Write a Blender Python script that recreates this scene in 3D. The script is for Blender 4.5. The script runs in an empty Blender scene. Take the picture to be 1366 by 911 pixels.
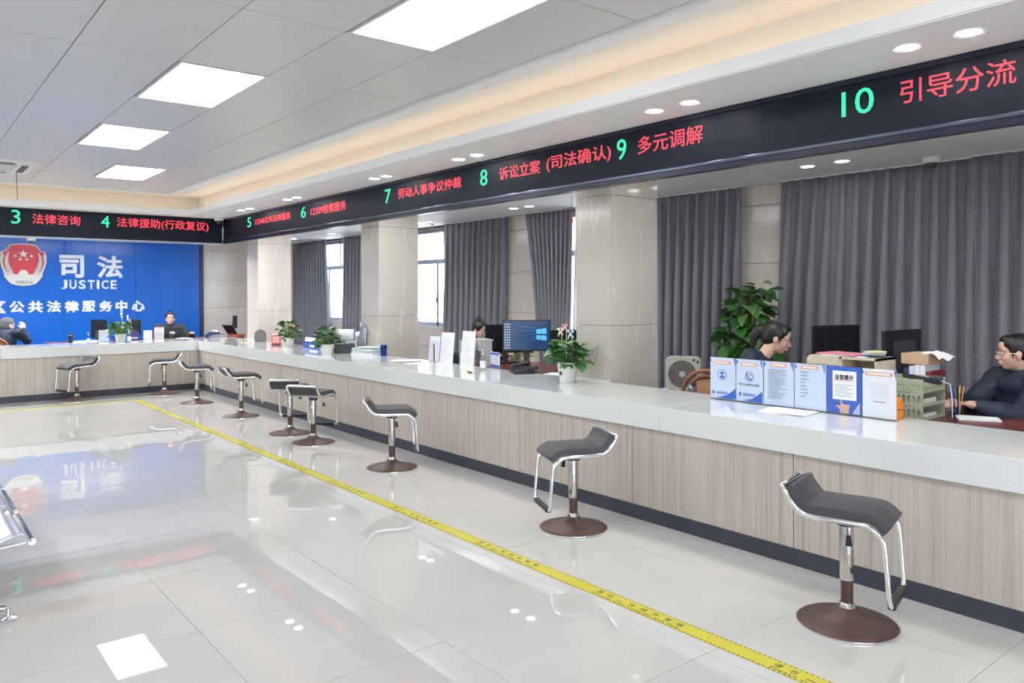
import bpy, bmesh, math, random
from math import sin, cos, pi, radians as R
from mathutils import Vector as V, Matrix, noise

# ------------------------------------------------------------------ camera
S = bpy.context.scene
COL = S.collection
H = 1.53
YAW, ROLL = 0.6792, -0.0035
cd = bpy.data.cameras.new('camera')
cam = bpy.data.objects.new('camera', cd)
COL.objects.link(cam)
S.camera = cam
cd.sensor_width = 36
cd.lens = 36 * 1037.2 / 1366
cd.shift_y = -64.5 / 1366
cd.clip_start = 0.05
cd.clip_end = 200
_d = V((sin(YAW), cos(YAW), 0)); _r = V((cos(YAW), -sin(YAW), 0)); _u = V((0, 0, 1))
_r2 = _r * cos(ROLL) + _u * sin(ROLL); _u2 = -_r * sin(ROLL) + _u * cos(ROLL)
cam.matrix_world = Matrix(((_r2.x, _u2.x, -_d.x, 0), (_r2.y, _u2.y, -_d.y, 0), (_r2.z, _u2.z, -_d.z, H), (0, 0, 0, 1)))

# ------------------------------------------------------------------ sky
W = bpy.data.worlds.new('overcast_sky'); S.world = W
W.use_nodes = True
bg = W.node_tree.nodes['Background']
bg.inputs[0].default_value = (0.90, 0.95, 1.0, 1)
bg.inputs[1].default_value = 6.5
# exposure
S.view_settings.view_transform = 'Standard'
S.view_settings.look = 'None'
S.view_settings.gamma = 1
S.view_settings.use_curve_mapping = False
S.view_settings.exposure = 0.22
S.cycles.max_bounces = 8
S.cycles.diffuse_bounces = 5
S.cycles.sample_clamp_indirect = 8
PANEL_E = 11.5      # ceiling light panels
DOWN_E = 45.0
OFFICE_E = 27.0    # slim unseen lights added to brighten the staff side
COVE_E = 3.6       # warm strip in the cove

# ------------------------------------------------------------------ materials
MATS = {}
def nodes(name):
    m = bpy.data.materials.new(name); m.use_nodes = True
    nt = m.node_tree
    return m, nt, nt.nodes['Principled BSDF']

def mat(name, col=(.8, .8, .8), rough=.5, metal=0, emis=None, es=0, trans=0, ior=1.45, alpha=1, coat=0, var=0.06, vscale=8, bump=0, bscale=60, sub=0, spec=None):
    if name in MATS: return MATS[name]
    m, nt, b = nodes(name)
    L = nt.links
    b.inputs['Roughness'].default_value = rough
    b.inputs['Metallic'].default_value = metal
    b.inputs['Base Color'].default_value = (*col, 1)
    b.inputs['IOR'].default_value = ior
    b.inputs['Transmission Weight'].default_value = trans
    b.inputs['Alpha'].default_value = alpha
    b.inputs['Coat Weight'].default_value = coat
    b.inputs['Coat Roughness'].default_value = .05
    if spec is not None: b.inputs['Specular IOR Level'].default_value = spec
    if sub:
        b.inputs['Subsurface Weight'].default_value = sub
        b.inputs['Subsurface Radius'].default_value = (.01, .004, .002)
        b.inputs['Subsurface Scale'].default_value = 1
    if emis:
        b.inputs['Emission Color'].default_value = (*emis, 1)
        b.inputs['Emission Strength'].default_value = es
    if var and not emis:
        tc = nt.nodes.new('ShaderNodeTexCoord'); n = nt.nodes.new('ShaderNodeTexNoise')
        n.inputs['Scale'].default_value = vscale; n.inputs['Detail'].default_value = 4
        mx = nt.nodes.new('ShaderNodeMix'); mx.data_type = 'RGBA'
        mx.inputs[6].default_value = (*[max(0, c * (1 - var)) for c in col], 1)
        mx.inputs[7].default_value = (*[min(1, c * (1 + var)) for c in col], 1)
        L.new(tc.outputs['Object'], n.inputs['Vector']); L.new(n.outputs['Fac'], mx.inputs[0]); L.new(mx.outputs[2], b.inputs['Base Color'])
        if bump:
            n2 = nt.nodes.new('ShaderNodeTexNoise'); n2.inputs['Scale'].default_value = bscale
            bp = nt.nodes.new('ShaderNodeBump'); bp.inputs['Strength'].default_value = bump; bp.inputs['Distance'].default_value = .002
            L.new(tc.outputs['Object'], n2.inputs['Vector']); L.new(n2.outputs['Fac'], bp.inputs['Height']); L.new(bp.outputs[0], b.inputs['Normal'])
    MATS[name] = m
    return m

def ramp(nt, fac, stops):
    r = nt.nodes.new('ShaderNodeValToRGB'); e = r.color_ramp.elements
    while len(e) < len(stops): e.new(.5)
    for i, (p, c) in enumerate(stops):
        e[i].position = p; e[i].color = (*c, 1)
    nt.links.new(fac, r.inputs[0]); return r.outputs[0]

def marble(name, c0, c1, vein, rough=.12):
    if name in MATS: return MATS[name]
    m, nt, b = nodes(name); L = nt.links
    tc = nt.nodes.new('ShaderNodeTexCoord')
    n = nt.nodes.new('ShaderNodeTexNoise'); n.inputs['Scale'].default_value = 1.3; n.inputs['Detail'].default_value = 8; n.inputs['Distortion'].default_value = .8
    L.new(tc.outputs['Object'], n.inputs['Vector'])
    base = ramp(nt, n.outputs['Fac'], [(.3, c0), (.7, c1)])
    mp = nt.nodes.new('ShaderNodeMapping'); mp.inputs['Rotation'].default_value = (.75, .7, .3); mp.inputs['Scale'].default_value = (2.6, 2.2, .38)
    n2 = nt.nodes.new('ShaderNodeTexNoise'); n2.inputs['Scale'].default_value = 1.5; n2.inputs['Detail'].default_value = 7; n2.inputs['Distortion'].default_value = .35
    L.new(tc.outputs['Object'], mp.inputs[0]); L.new(mp.outputs[0], n2.inputs['Vector'])
    ve = ramp(nt, n2.outputs['Fac'], [(.49, (0, 0, 0)), (.5, (1, 1, 1)), (.51, (0, 0, 0))])
    mx = nt.nodes.new('ShaderNodeMix'); mx.data_type = 'RGBA'
    mth = nt.nodes.new('ShaderNodeMath'); mth.operation = 'MULTIPLY'; mth.inputs[1].default_value = .55
    L.new(ve, mth.inputs[0]); L.new(mth.outputs[0], mx.inputs[0]); L.new(base, mx.inputs[6]); mx.inputs[7].default_value = (*vein, 1)
    L.new(mx.outputs[2], b.inputs['Base Color'])
    b.inputs['Roughness'].default_value = rough
    MATS[name] = m; return m

def wood(name, stops, scale=(38, 38, 1.0), rough=.42, detail=5):
    if name in MATS: return MATS[name]
    m, nt, b = nodes(name); L = nt.links
    tc = nt.nodes.new('ShaderNodeTexCoord')
    oi = nt.nodes.new('ShaderNodeObjectInfo')
    ad = nt.nodes.new('ShaderNodeVectorMath'); ad.operation = 'ADD'
    cx = nt.nodes.new('ShaderNodeCombineXYZ')
    ml = nt.nodes.new('ShaderNodeMath'); ml.operation = 'MULTIPLY'; ml.inputs[1].default_value = 9
    L.new(oi.outputs['Random'], ml.inputs[0]); L.new(ml.outputs[0], cx.inputs[0]); L.new(ml.outputs[0], cx.inputs[1])
    L.new(tc.outputs['Object'], ad.inputs[0]); L.new(cx.outputs[0], ad.inputs[1])
    mp = nt.nodes.new('ShaderNodeMapping'); mp.inputs['Scale'].default_value = scale
    n = nt.nodes.new('ShaderNodeTexNoise'); n.inputs['Scale'].default_value = 1; n.inputs['Detail'].default_value = detail; n.inputs['Roughness'].default_value = .65
    L.new(ad.outputs[0], mp.inputs[0]); L.new(mp.outputs[0], n.inputs['Vector'])
    L.new(ramp(nt, n.outputs['Fac'], stops), b.inputs['Base Color'])
    b.inputs['Roughness'].default_value = rough
    MATS[name] = m; return m

def cloth(name, c0, c1, scale=4):
    m, nt, b = nodes(name); L = nt.links
    tc = nt.nodes.new('ShaderNodeTexCoord')
    w = nt.nodes.new('ShaderNodeTexNoise'); w.inputs['Scale'].default_value = 400; L.new(tc.outputs['Object'], w.inputs['Vector'])
    L.new(ramp(nt, w.outputs['Fac'], [(.3, c0), (.7, c1)]), b.inputs['Base Color'])
    b.inputs['Roughness'].default_value = .85; b.inputs['Sheen Weight'].default_value = .15
    MATS[name] = m; return m

M_floor = None
def floor_material():
    m, nt, b = nodes('polished_floor_tile'); L = nt.links
    tc = nt.nodes.new('ShaderNodeTexCoord')
    n = nt.nodes.new('ShaderNodeTexNoise'); n.inputs['Scale'].default_value = 2.2; n.inputs['Detail'].default_value = 7; n.inputs['Distortion'].default_value = .6
    L.new(tc.outputs['Object'], n.inputs['Vector'])
    L.new(ramp(nt, n.outputs['Fac'], [(.3, (.535, .525, .505)), (.7, (.575, .565, .545))]), b.inputs['Base Color'])
    b.inputs['Roughness'].default_value = .012
    b.inputs['IOR'].default_value = 1.68
    return m
M_floor = floor_material()
M_white = mat('white_paint', (.80, .80, .80), .6, var=.01)
M_ceil = mat('ceiling_panel_white', (.64, .64, .65), .3, var=.02, vscale=1.5)
M_ceilbase = mat('ceiling_void_grey', (.25, .25, .25), .8)
M_soffit = mat('soffit_white', (.88, .88, .885), .5, var=.01)
M_marble = marble('beige_marble', (.60, .54, .47), (.68, .62, .55), (.84, .80, .74))
M_grey_marble = marble('column_marble', (.50, .47, .41), (.58, .545, .48), (.74, .71, .64), .1)
M_groutd = mat('dark_joint', (.12, .10, .09), .7)
M_grout = mat('floor_joint_grey', (.34, .33, .31), .6)
M_panel = wood('grey_oak_veneer', [(.25, (.36, .305, .25)), (.45, (.47, .415, .355)), (.6, (.54, .485, .425)), (.8, (.42, .36, .305))], (42, 42, .8))
M_desk = wood('dark_red_wood', [(.3, (.10, .022, .015)), (.7, (.20, .05, .035))], (3, 30, 3), .25)
M_counter = mat('white_quartz', (.69, .71, .70), .08, var=.02, vscale=3, coat=.3)
M_plinth = mat('dark_plinth', (.045, .048, .07), .3, var=.3, vscale=3)
M_led = mat('led_housing', (.012, .015, .036), .25, var=.1)
M_screen = mat('led_screen_face', (.010, .014, .026), .45, var=.3, vscale=300, spec=.25)
M_rail = mat('led_bottom_rail', (.10, .12, .17), .22, metal=.6, var=.05)
M_red = mat('red_led_glow', (.1, 0, 0), .5, emis=(1, .06, .09), es=1.5)
M_green = mat('green_led_glow', (0, .1, .05), .5, emis=(.05, 1, .42), es=1.1)
M_blue = mat('blue_wall_panel', (.011, .115, .50), .16, var=.03)
M_letter = mat('white_letter', (.93, .94, .97), .3, var=.01)
M_chrome = mat('chrome', (.80, .80, .82), .09, metal=1, var=.06, vscale=30)
M_rustchrome = mat('pitted_chrome', (.55, .52, .50), .2, metal=1, var=.45, vscale=25, bump=.4)
M_rust = mat('rusted_brown_steel', (.105, .062, .05), .42, metal=.35, var=.35, vscale=18, bump=.5)
M_pad = mat('charcoal_vinyl', (.052, .05, .058), .42, var=.1, bump=.3, bscale=300)
M_black = mat('black_plastic', (.012, .013, .018), .35, var=.1)
M_dark = mat('dark_grey_plastic', (.06, .06, .07), .4, var=.1)
M_wplastic = mat('white_plastic', (.80, .80, .78), .3, var=.02)
M_paper = mat('white_paper', (.84, .85, .88), .7, var=.01)
M_bluepaper = mat('pale_blue_paper', (.66, .74, .88), .6, var=.03)
M_tape = mat('yellow_floor_tape', (.60, .53, .05), .35, var=.06)
M_ink = mat('black_ink', (.015, .015, .015), .5, var=0)
M_greyink = mat('grey_ink', (.22, .25, .33), .6, var=0)
M_orange = mat('orange_print', (.86, .33, .16), .5, var=.03)
M_blueprint = mat('blue_print', (.04, .13, .55), .45, var=.05)
M_curtain = cloth('grey_curtain', (.195, .195, .23), (.255, .255, .295))
M_sheer = mat('white_sheer', (.85, .86, .9), .7, trans=.4, var=.02)
M_alu = mat('window_aluminium', (.50, .54, .60), .35, metal=.4, var=.03)
M_skin = mat('skin', (.70, .44, .345), .5, var=.05, vscale=30, sub=.15)
M_hair = mat('black_hair', (.012, .011, .012), .38, var=.3, vscale=60, bump=.6, bscale=140)
M_navy = mat('navy_quilted_jacket', (.012, .02, .042), .6, var=.2, vscale=20, bump=.5, bscale=40)
M_greyjk = mat('charcoal_knit', (.028, .03, .038), .8, var=.2, vscale=40)
M_eyew = mat('eye_white', (.8, .8, .78), .2, var=0)
M_lip = mat('lip', (.50, .16, .14), .4, var=0)
M_leaf = mat('glossy_leaf', (.045, .16, .035), .32, var=.45, vscale=12)
M_leaf2 = mat('pale_leaf', (.12, .26, .07), .35, var=.4, vscale=12)
M_stem = mat('green_stem', (.12, .22, .06), .5)
M_rattan = mat('red_brown_rattan', (.33, .12, .05), .35, var=.2, vscale=60)
M_cane = mat('woven_cane', (.42, .22, .10), .5, var=.5, vscale=160, bump=.8, bscale=160)
def glass_mat(name, tint=(1, 1, 1), a=.92):
    m = bpy.data.materials.new(name); m.use_nodes = True; nt = m.node_tree
    for n in list(nt.nodes): nt.nodes.remove(n)
    o = nt.nodes.new('ShaderNodeOutputMaterial'); t = nt.nodes.new('ShaderNodeBsdfTransparent'); g = nt.nodes.new('ShaderNodeBsdfGlossy')
    g.inputs['Roughness'].default_value = .02; t.inputs[0].default_value = (*tint, 1)
    f = nt.nodes.new('ShaderNodeFresnel'); f.inputs[0].default_value = 1.45
    x = nt.nodes.new('ShaderNodeMixShader')
    gm = nt.nodes.new('ShaderNodeNewGeometry'); iv = nt.nodes.new('ShaderNodeMath'); iv.operation = 'SUBTRACT'; iv.inputs[0].default_value = 1
    mu = nt.nodes.new('ShaderNodeMath'); mu.operation = 'MULTIPLY'
    nt.links.new(gm.outputs['Backfacing'], iv.inputs[1]); nt.links.new(iv.outputs[0], mu.inputs[0]); nt.links.new(f.outputs[0], mu.inputs[1])
    nt.links.new(mu.outputs[0], x.inputs[0]); nt.links.new(t.outputs[0], x.inputs[1]); nt.links.new(g.outputs[0], x.inputs[2]); nt.links.new(x.outputs[0], o.inputs[0])
    MATS[name] = m; return m
M_glass = glass_mat('window_glass', (.96, .98, 1))
M_acryl = glass_mat('clear_acrylic', (.93, .95, .97))

# ------------------------------------------------------------------ mesh builder
class MB:
    def __init__(s): s.v = []; s.f = []
    def add(s, vs, fs):
        k = len(s.v); s.v += [tuple(p) for p in vs]; s.f += [tuple(i + k for i in f) for f in fs]; return s
    def box(s, a, b):
        x0, y0, z0 = a; x1, y1, z1 = b
        return s.add([(x0, y0, z0), (x1, y0, z0), (x1, y1, z0), (x0, y1, z0), (x0, y0, z1), (x1, y0, z1), (x1, y1, z1), (x0, y1, z1)],
                     [(0, 3, 2, 1), (4, 5, 6, 7), (0, 1, 5, 4), (1, 2, 6, 5), (2, 3, 7, 6), (3, 0, 4, 7)])
    def obox(s, c, size, rz=0, rx=0, ry=0):
        M = Matrix.Translation(c) @ Matrix.Rotation(rz, 4, 'Z') @ Matrix.Rotation(ry, 4, 'Y') @ Matrix.Rotation(rx, 4, 'X')
        hx, hy, hz = [q / 2 for q in size]
        vs = [M @ V(p) for p in [(-hx, -hy, -hz), (hx, -hy, -hz), (hx, hy, -hz), (-hx, hy, -hz), (-hx, -hy, hz), (hx, -hy, hz), (hx, hy, hz), (-hx, hy, hz)]]
        return s.add(vs, [(0, 3, 2, 1), (4, 5, 6, 7), (0, 1, 5, 4), (1, 2, 6, 5), (2, 3, 7, 6), (3, 0, 4, 7)])
    def tube(s, path, r, n=8, closed=False, flat=1):
        P = [V(p) for p in path]; N = len(P); rs = r if isinstance(r, (list, tuple)) else [r] * N
        rings = []; up = None
        for i, p in enumerate(P):
            t = ((P[(i + 1) % N] - P[i - 1]) if closed else (P[min(i + 1, N - 1)] - P[max(i - 1, 0)])).normalized()
            if up is None:
                up = V((0, 0, 1)) if abs(t.z) < .9 else V((1, 0, 0))
            a = t.cross(up)
            if a.length < 1e-5: a = t.cross(V((0, 1, 0)))
            a.normalize(); b = a.cross(t).normalized(); up = b
            rings.append([p + a * rs[i] * cos(2 * pi * k / n) + b * rs[i] * flat * sin(2 * pi * k / n) for k in range(n)])
        vs = [q for rg in rings for q in rg]; fs = []
        for i in range(N if closed else N - 1):
            for k in range(n):
                j = (i + 1) % N
                fs.append((i * n + k, i * n + (k + 1) % n, j * n + (k + 1) % n, j * n + k))
        if not closed:
            fs.append(tuple(reversed(range(n)))); fs.append(tuple((N - 1) * n + k for k in range(n)))
        return s.add(vs, fs)
    def lathe(s, prof, n=24, c=(0, 0, 0), sx=1, sy=1):
        vs = []; fs = []
        for (r, z) in prof:
            for k in range(n):
                a = 2 * pi * k / n; vs.append((c[0] + r * sx * cos(a), c[1] + r * sy * sin(a), c[2] + z))
        for i in range(len(prof) - 1):
            for k in range(n):
                fs.append((i * n + k, i * n + (k + 1) % n, (i + 1) * n + (k + 1) % n, (i + 1) * n + k))
        fs.append(tuple(reversed(range(n)))); fs.append(tuple((len(prof) - 1) * n + k for k in range(n)))
        return s.add(vs, fs)
    def ell(s, c, r, M=None, n=16, m=10):
        vs = []; fs = []; c = V(c)
        for i in range(1, m):
            ph = pi * i / m
            for k in range(n):
                a = 2 * pi * k / n
                q = V((r[0] * sin(ph) * cos(a), r[1] * sin(ph) * sin(a), r[2] * cos(ph)))
                vs.append(c + (M @ q if M else q))
        q = V((0, 0, r[2])); t = len(vs); vs.append(c + (M @ q if M else q)); vs.append(c - (M @ q if M else q))
        for i in range(m - 2):
            for k in range(n):
                fs.append((i * n + k, (i + 1) * n + k, (i + 1) * n + (k + 1) % n, i * n + (k + 1) % n))
        for k in range(n):
            fs.append((t, k, (k + 1) % n)); fs.append((t + 1, (m - 2) * n + (k + 1) % n, (m - 2) * n + k))
        return s.add(vs, fs)
    def cap(s, p0, p1, r0, r1, n=12):
        p0 = V(p0); p1 = V(p1); d = p1 - p0; L = d.length
        Q = d.to_track_quat('Z', 'Y').to_matrix() if L > 1e-6 else Matrix.Identity(3)
        prof = [(sin(a) * r0, -cos(a) * r0) for a in (.35, .8, 1.2, pi / 2)] + [(sin(a) * r1, L - cos(a) * r1) for a in (pi / 2, pi - 1.2, pi - .8, pi - .35)]
        k0 = len(s.v); s.lathe(prof, n)
        for i in range(k0, len(s.v)): s.v[i] = tuple(p0 + Q @ V(s.v[i]))
        return s
    def chain(s, pts, rs, n=12):
        for i in range(len(pts) - 1): s.cap(pts[i], pts[i + 1], rs[i], rs[i + 1], n)
        return s
    def prism(s, poly, t, frame=None):
        # poly in local (u,v), extruded along w from 0..t ; frame = Matrix
        n = len(poly); vs = [V((p[0], p[1], 0)) for p in poly] + [V((p[0], p[1], t)) for p in poly]
        if frame: vs = [frame @ q for q in vs]
        fs = [tuple(reversed(range(n))), tuple(range(n, 2 * n))] + [(i, (i + 1) % n, n + (i + 1) % n, n + i) for i in range(n)]
        return s.add(vs, fs)
    def grid(s, fn, nu, nv):
        vs = [fn(i / nu, j / nv) for j in range(nv + 1) for i in range(nu + 1)]
        fs = [(j * (nu + 1) + i, j * (nu + 1) + i + 1, (j + 1) * (nu + 1) + i + 1, (j + 1) * (nu + 1) + i) for j in range(nv) for i in range(nu)]
        return s.add(vs, fs)
    def mesh(s, name):
        me = bpy.data.meshes.new(name); me.from_pydata(s.v, [], s.f); me.update(); return me
    def build(s, name, m, parent=None, smooth=False, bevel=0, loc=None, solid=0):
        me = s.mesh(name)
        if m: me.materials.append(m)
        if smooth:
            for p in me.polygons: p.use_smooth = True
        o = bpy.data.objects.new(name, me); COL.objects.link(o)
        if parent: o.parent = parent
        if loc: o.location = loc
        if smooth:
            md = o.modifiers.new('n', 'EDGE_SPLIT'); md.split_angle = R(50)
        if solid:
            md = o.modifiers.new('s', 'SOLIDIFY'); md.thickness = solid
        if bevel:
            md = o.modifiers.new('b', 'BEVEL'); md.width = bevel; md.segments = 2; md.limit_method = 'ANGLE'
        return o

def box(name, a, b, m, parent=None, bevel=0): return MB().box(a, b).build(name, m, parent, bevel=bevel)
def cylinder(name, c, r, h, m, parent=None, n=20, r2=None): return MB().lathe([(r, 0), (r if r2 is None else r2, h)], n, c).build(name, m, parent, smooth=True)
def tag(o, label=None, cat=None, group=None, kind=None):
    if label: o['label'] = label
    if cat: o['category'] = cat
    if group: o['group'] = group
    if kind: o['kind'] = kind
    return o
def thing(name, label, cat, loc=(0, 0, 0), rz=0, group=None):
    o = bpy.data.objects.new(name, None); COL.objects.link(o); o.empty_display_size = .1
    o.location = loc; o.rotation_euler = (0, 0, rz)
    return tag(o, label, cat, group)
def struct(o): o['kind'] = 'structure'; return o
def copy_tree(o, parent=None):
    c = o.copy(); COL.objects.link(c)
    if parent: c.parent = parent
    for ch in o.children: copy_tree(ch, c)
    return c
_tc = {}
def text_mesh(body, bold=0, ext=.0):
    k = (body, bold, ext)
    if k in _tc: return _tc[k]
    c = bpy.data.curves.new('text', 'FONT'); c.body = body; c.size = 1; c.extrude = ext; c.resolution_u = 3
    if bold > 0: c.bevel_depth = bold; c.bevel_resolution = 0
    o = bpy.data.objects.new('text', c); COL.objects.link(o)
    bpy.context.view_layer.update()
    me = bpy.data.meshes.new_from_object(o.evaluated_get(bpy.context.evaluated_depsgraph_get()))
    bpy.data.objects.remove(o); bpy.data.curves.remove(c)
    xs = [v.co.x for v in me.vertices]; ys = [v.co.y for v in me.vertices]
    x0, x1, y0, y1 = min(xs), max(xs), min(ys), max(ys)
    for v in me.vertices:
        v.co.x = (v.co.x - x0) / (x1 - x0); v.co.y = (v.co.y - y0) / (y1 - y0)
        if bold > 0: v.co.z *= ext / (ext + bold)
    me.name = 'lettering'
    _tc[k] = me; return me
def text(name, body, org, u, v, w, h, m, parent=None, bold=0, ext=.004):
    me = text_mesh(body, bold, ext).copy(); me.materials.clear(); me.materials.append(m)
    o = bpy.data.objects.new(name, me); COL.objects.link(o)
    u = V(u).normalized(); v = V(v).normalized(); n = u.cross(v)
    M = Matrix(((u.x * w, v.x * h, n.x, org[0]), (u.y * w, v.y * h, n.y, org[1]), (u.z * w, v.z * h, n.z, org[2]), (0, 0, 0, 1)))
    me.transform(M)
    if parent: o.parent = parent
    return o

rnd = random.Random(7)
# ================================================================== SETTING
XW, YB = 7.1, 16.5           # window wall, far wall
XL, YF = -4.6, -5.0
# floor
fl = struct(box('floor', (XL, YF, -.15), (XW + .3, YB + .2, -.012), M_grout))
tx0, ty0, T = 1.108 - .8 * 2, 1.25 - .8 * 2, .8
tile_me = MB().box((.0008, .0008, -.011), (T - .0008, T - .0008, 0)).mesh('tile'); tile_me.materials.append(M_floor)
ix0 = int((tx0 - XL) / T)
for i in range(0, 6):
    for j in range(0, 18):
        o = bpy.data.objects.new('tile', tile_me); COL.objects.link(o); o.parent = fl
        o.location = (tx0 + i * T, ty0 + j * T, 0)
        o.rotation_euler = (rnd.uniform(-1, 1) * .0009, rnd.uniform(-1, 1) * .0009, 0)
xm, ym = tx0 + 6 * T, ty0 + 18 * T
rest = MB()
def tilegrid(x0, x1, y0, y1):
    y = y0
    while y < y1 - .01:
        x = x0
        while x < x1 - .01:
            rest.box((x + .0008, y + .0008, -.011), (min(x + T, x1) - .0008, min(y + T, y1) - .0008, 0)); x += T
        y += T
tilegrid(XL, tx0, YF, YB); tilegrid(tx0, xm, YF, ty0); tilegrid(tx0, xm, ym, YB); tilegrid(xm, XW, YF, YB)
o = rest.build('outer_tile', M_floor, fl); o['kind'] = 'stuff'

# main ceiling
ZC = 3.08
CX1, CY1 = 3.36, 12.5
ce = struct(box('ceiling', (XL, YF, ZC + .02), (XW + .3, YB + .2, ZC + .25), M_ceilbase))
PX = [.91 + .61 * k for k in range(-9, 5)]       # panel joints
lights = [(2.14, 3.0), (1.53, 5.4), (1.53, 7.8), (2.14, 10.2)]
extra = [(-.31, 7.8), (-.31, 10.2), (-1.52, 3.0), (-1.52, 5.4), (-1.52, 7.8), (-1.52, 10.2), (2.14, -1.8), (-1.52, -1.8), (2.14, .6), (-1.52, .6)]  # unseen panels added to light the hall, the first pair its far end
def lit(x, y): return any(abs(x - a) < .1 and abs(y - b) < .1 for a, b in lights + extra)
for x in PX:
    y = -4.2
    while y < CY1 - .01:
        if not lit(x, y):
            x1 = min(x + .61, CX1); y1 = min(y + 1.2, CY1)
            if x1 - x > .05:
                b = MB().box((x + .0025, y + .0025, ZC), (x1 - .0025, y1 - .0025, ZC + .018)); o = b.build('ceiling_panel', M_ceil, ce, bevel=.002)
        y += 1.2
M_glow = mat('light_panel_diffuser', (.9, .9, .9), .4, emis=(.95, .98, 1), es=PANEL_E)
M_frame = mat('light_frame_white', (.7, .71, .73), .4, var=.01)
def lamp_panel(x, y, label, group=None):
    t = thing('ceiling_light', label, 'light', (x + .305, y + .6, ZC))
    fr = MB()
    fr.box((-.3, -.595, -.004), (.3, -.575, .018)).box((-.3, .575, -.004), (.3, .595, .018)).box((-.3, -.575, -.004), (-.28, .575, .018)).box((.28, -.575, -.004), (.3, .575, .018))
    fr.build('frame', M_frame, t)
    MB().box((-.28, -.575, 0), (.28, .575, .01)).build('diffuser', M_glow, t)
    return t
for (x, y), lb in zip(lights, ['largest ceiling light panel, cut by the top edge of the photo', 'second nearest ceiling light panel, left of the largest one',
                               'third ceiling light panel, just above the farthest one', 'farthest and smallest ceiling light panel, nearest the blue wall']):
    lamp_panel(x, y, 'white glowing ' + lb)
for x, y in extra:
    tag(lamp_panel(x, y, 'white glowing ceiling light panel added unseen to brighten the hall', None), group='ceiling light panels added beyond the view')

# crown moulding, cove and soffit
M_cove = mat('cove_white', (.80, .78, .74), .6, var=.01)
def ring_strip(name, dx0, dx1, z0, z1, m):
    # L-shaped strip running along the right side and the far side; dx = distance outward from the ceiling-panel edge corner
    b = MB()
    x0, x1 = CX1 + dx0[0], CX1 + dx1[0]; y0, y1 = CY1 + dx0[1], CY1 + dx1[1]
    vs = [(x0, YF, z0), (x1, YF, z0), (x1, y1, z0), (XL, y1, z0), (XL, y0, z0), (x0, y0, z0)]
    n = 6
    b.prism([(p[0], p[1]) for p in vs], z1 - z0, Matrix.Translation((0, 0, z0)))
    return struct(b.build(name, m))
ring_strip('trim_1', (0, 0), (.09, .07), ZC - .030, ZC + .02, M_soffit)
ring_strip('trim_2', (.09, .07), (.15, .12), ZC - .012, ZC + .02, M_soffit)
ring_strip('trim_3', (.15, .12), (.70, .76), ZC + .01, ZC + .02, M_cove)
ring_strip('trim_4', (.64, .70), (.70, .76), 2.80, ZC + .01, M_cove)             # back wall of the cove
ring_strip('trim_5', (.40, .25), (.43, .28), 2.785, 2.862, M_soffit)             # lip
ring_strip('trim_6', (.385, .235), (.40, .265), 2.778, 2.80, M_soffit)           # lip moulding
ring_strip('trim_7', (.40, .25), (1.4, .92), 2.772, 2.79, M_soffit)              # soffit
M_strip = mat('warm_led_strip', (.9, .7, .5), .5, emis=(1, .78, .55), es=COVE_E)
t = thing('cove_light_strip', 'warm light strip hidden in the ceiling cove, lighting it peach', 'light')
b = MB().box((CX1 + .46, YF + .2, 2.80), (CX1 + .49, CY1 + .3, 2.812)).box((XL + .2, CY1 + .31, 2.80), (CX1 + .49, CY1 + .34, 2.812)); b.build('strip', M_strip, t)

# office ceiling behind the signs
ZO = 2.64
struct(box('ceiling_office_side', (4.46, YF, ZO), (XW + .1, YB, ZO + .1), M_soffit))
struct(box('ceiling_office_back', (XL, 13.42, ZO), (4.46, YB, ZO + .1), M_soffit))
struct(box('wall_header', (4.745, YF, ZO + .1), (4.80, YB, ZC), M_white))

# walls -------------------------------------------------------------
struct(box('wall_left', (XL - .2, YF, 0), (XL, YB, ZC), M_white))
# front wall behind the camera: tall glazed doors
wf = struct(box('wall_front', (XL, YF - .2, 2.6), (XW, YF, ZC), M_white))
fm = MB()
for x in (XL, -2.6, .9): fm.box((x, YF - .2, 0), (x + .3, YF, 2.6))
fm.box((2.7, YF - .2, 0), (XW + .3, YF, 2.6))  # unseen solid stretch, closed up to darken the camera-side column faces
struct(fm.build('wall_front_pier', M_marble))
k = 1
def window(name, axis, a0, a1, z0, z1, pos, mull_low, mull_up, transom, face):
    """glazed window in a wall; axis 'y' means it runs along Y at X=pos"""
    t = thing(name, None, None); t['kind'] = 'structure'
    def bx(lo, hi, zz0, zz1, d0=-.03, d1=.03):
        if axis == 'y': return (pos + d0, lo, zz0), (pos + d1, hi, zz1)
        return (lo, pos + d0, zz0), (hi, pos + d1, zz1)
    f = MB()
    f.box(*bx(a0, a0 + .05, z0, z1)); f.box(*bx(a1 - .05, a1, z0, z1)); f.box(*bx(a0, a1, z0, z0 + .06)); f.box(*bx(a0, a1, z1 - .05, z1))
    if transom: f.box(*bx(a0, a1, transom - .03, transom + .045, -.035, .035))
    tt = transom or z1
    for c in mull_low: f.box(*bx(c - .03, c + .03, z0, tt))
    for c in mull_up: f.box(*bx(c - .022, c + .022, tt, z1))
    f.build('window_frame', M_alu, t)
    cuts = [a0] + sorted(mull_low) + [a1]
    for p, q in zip(cuts[:-1], cuts[1:]):
        MB().box(*bx(p + .02, q - .02, z0 + .03, tt - .02, -.004, .004)).build('pane', M_glass, t)
        hz = (z0 + tt) / 2 - .2
    if transom:
        cuts = [a0] + sorted(mull_up) + [a1]
        for p, q in zip(cuts[:-1], cuts[1:]):
            MB().box(*bx(p + .02, q - .02, tt + .03, z1 - .03, -.004, .004)).build('pane', M_glass, t)
    if axis == 'y' and mull_low:
        for c in mull_low[:1]: MB().obox((pos - .05, c, 1.42), (.025, .02, .09)).build('handle', M_dark, t)
    return t
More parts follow.
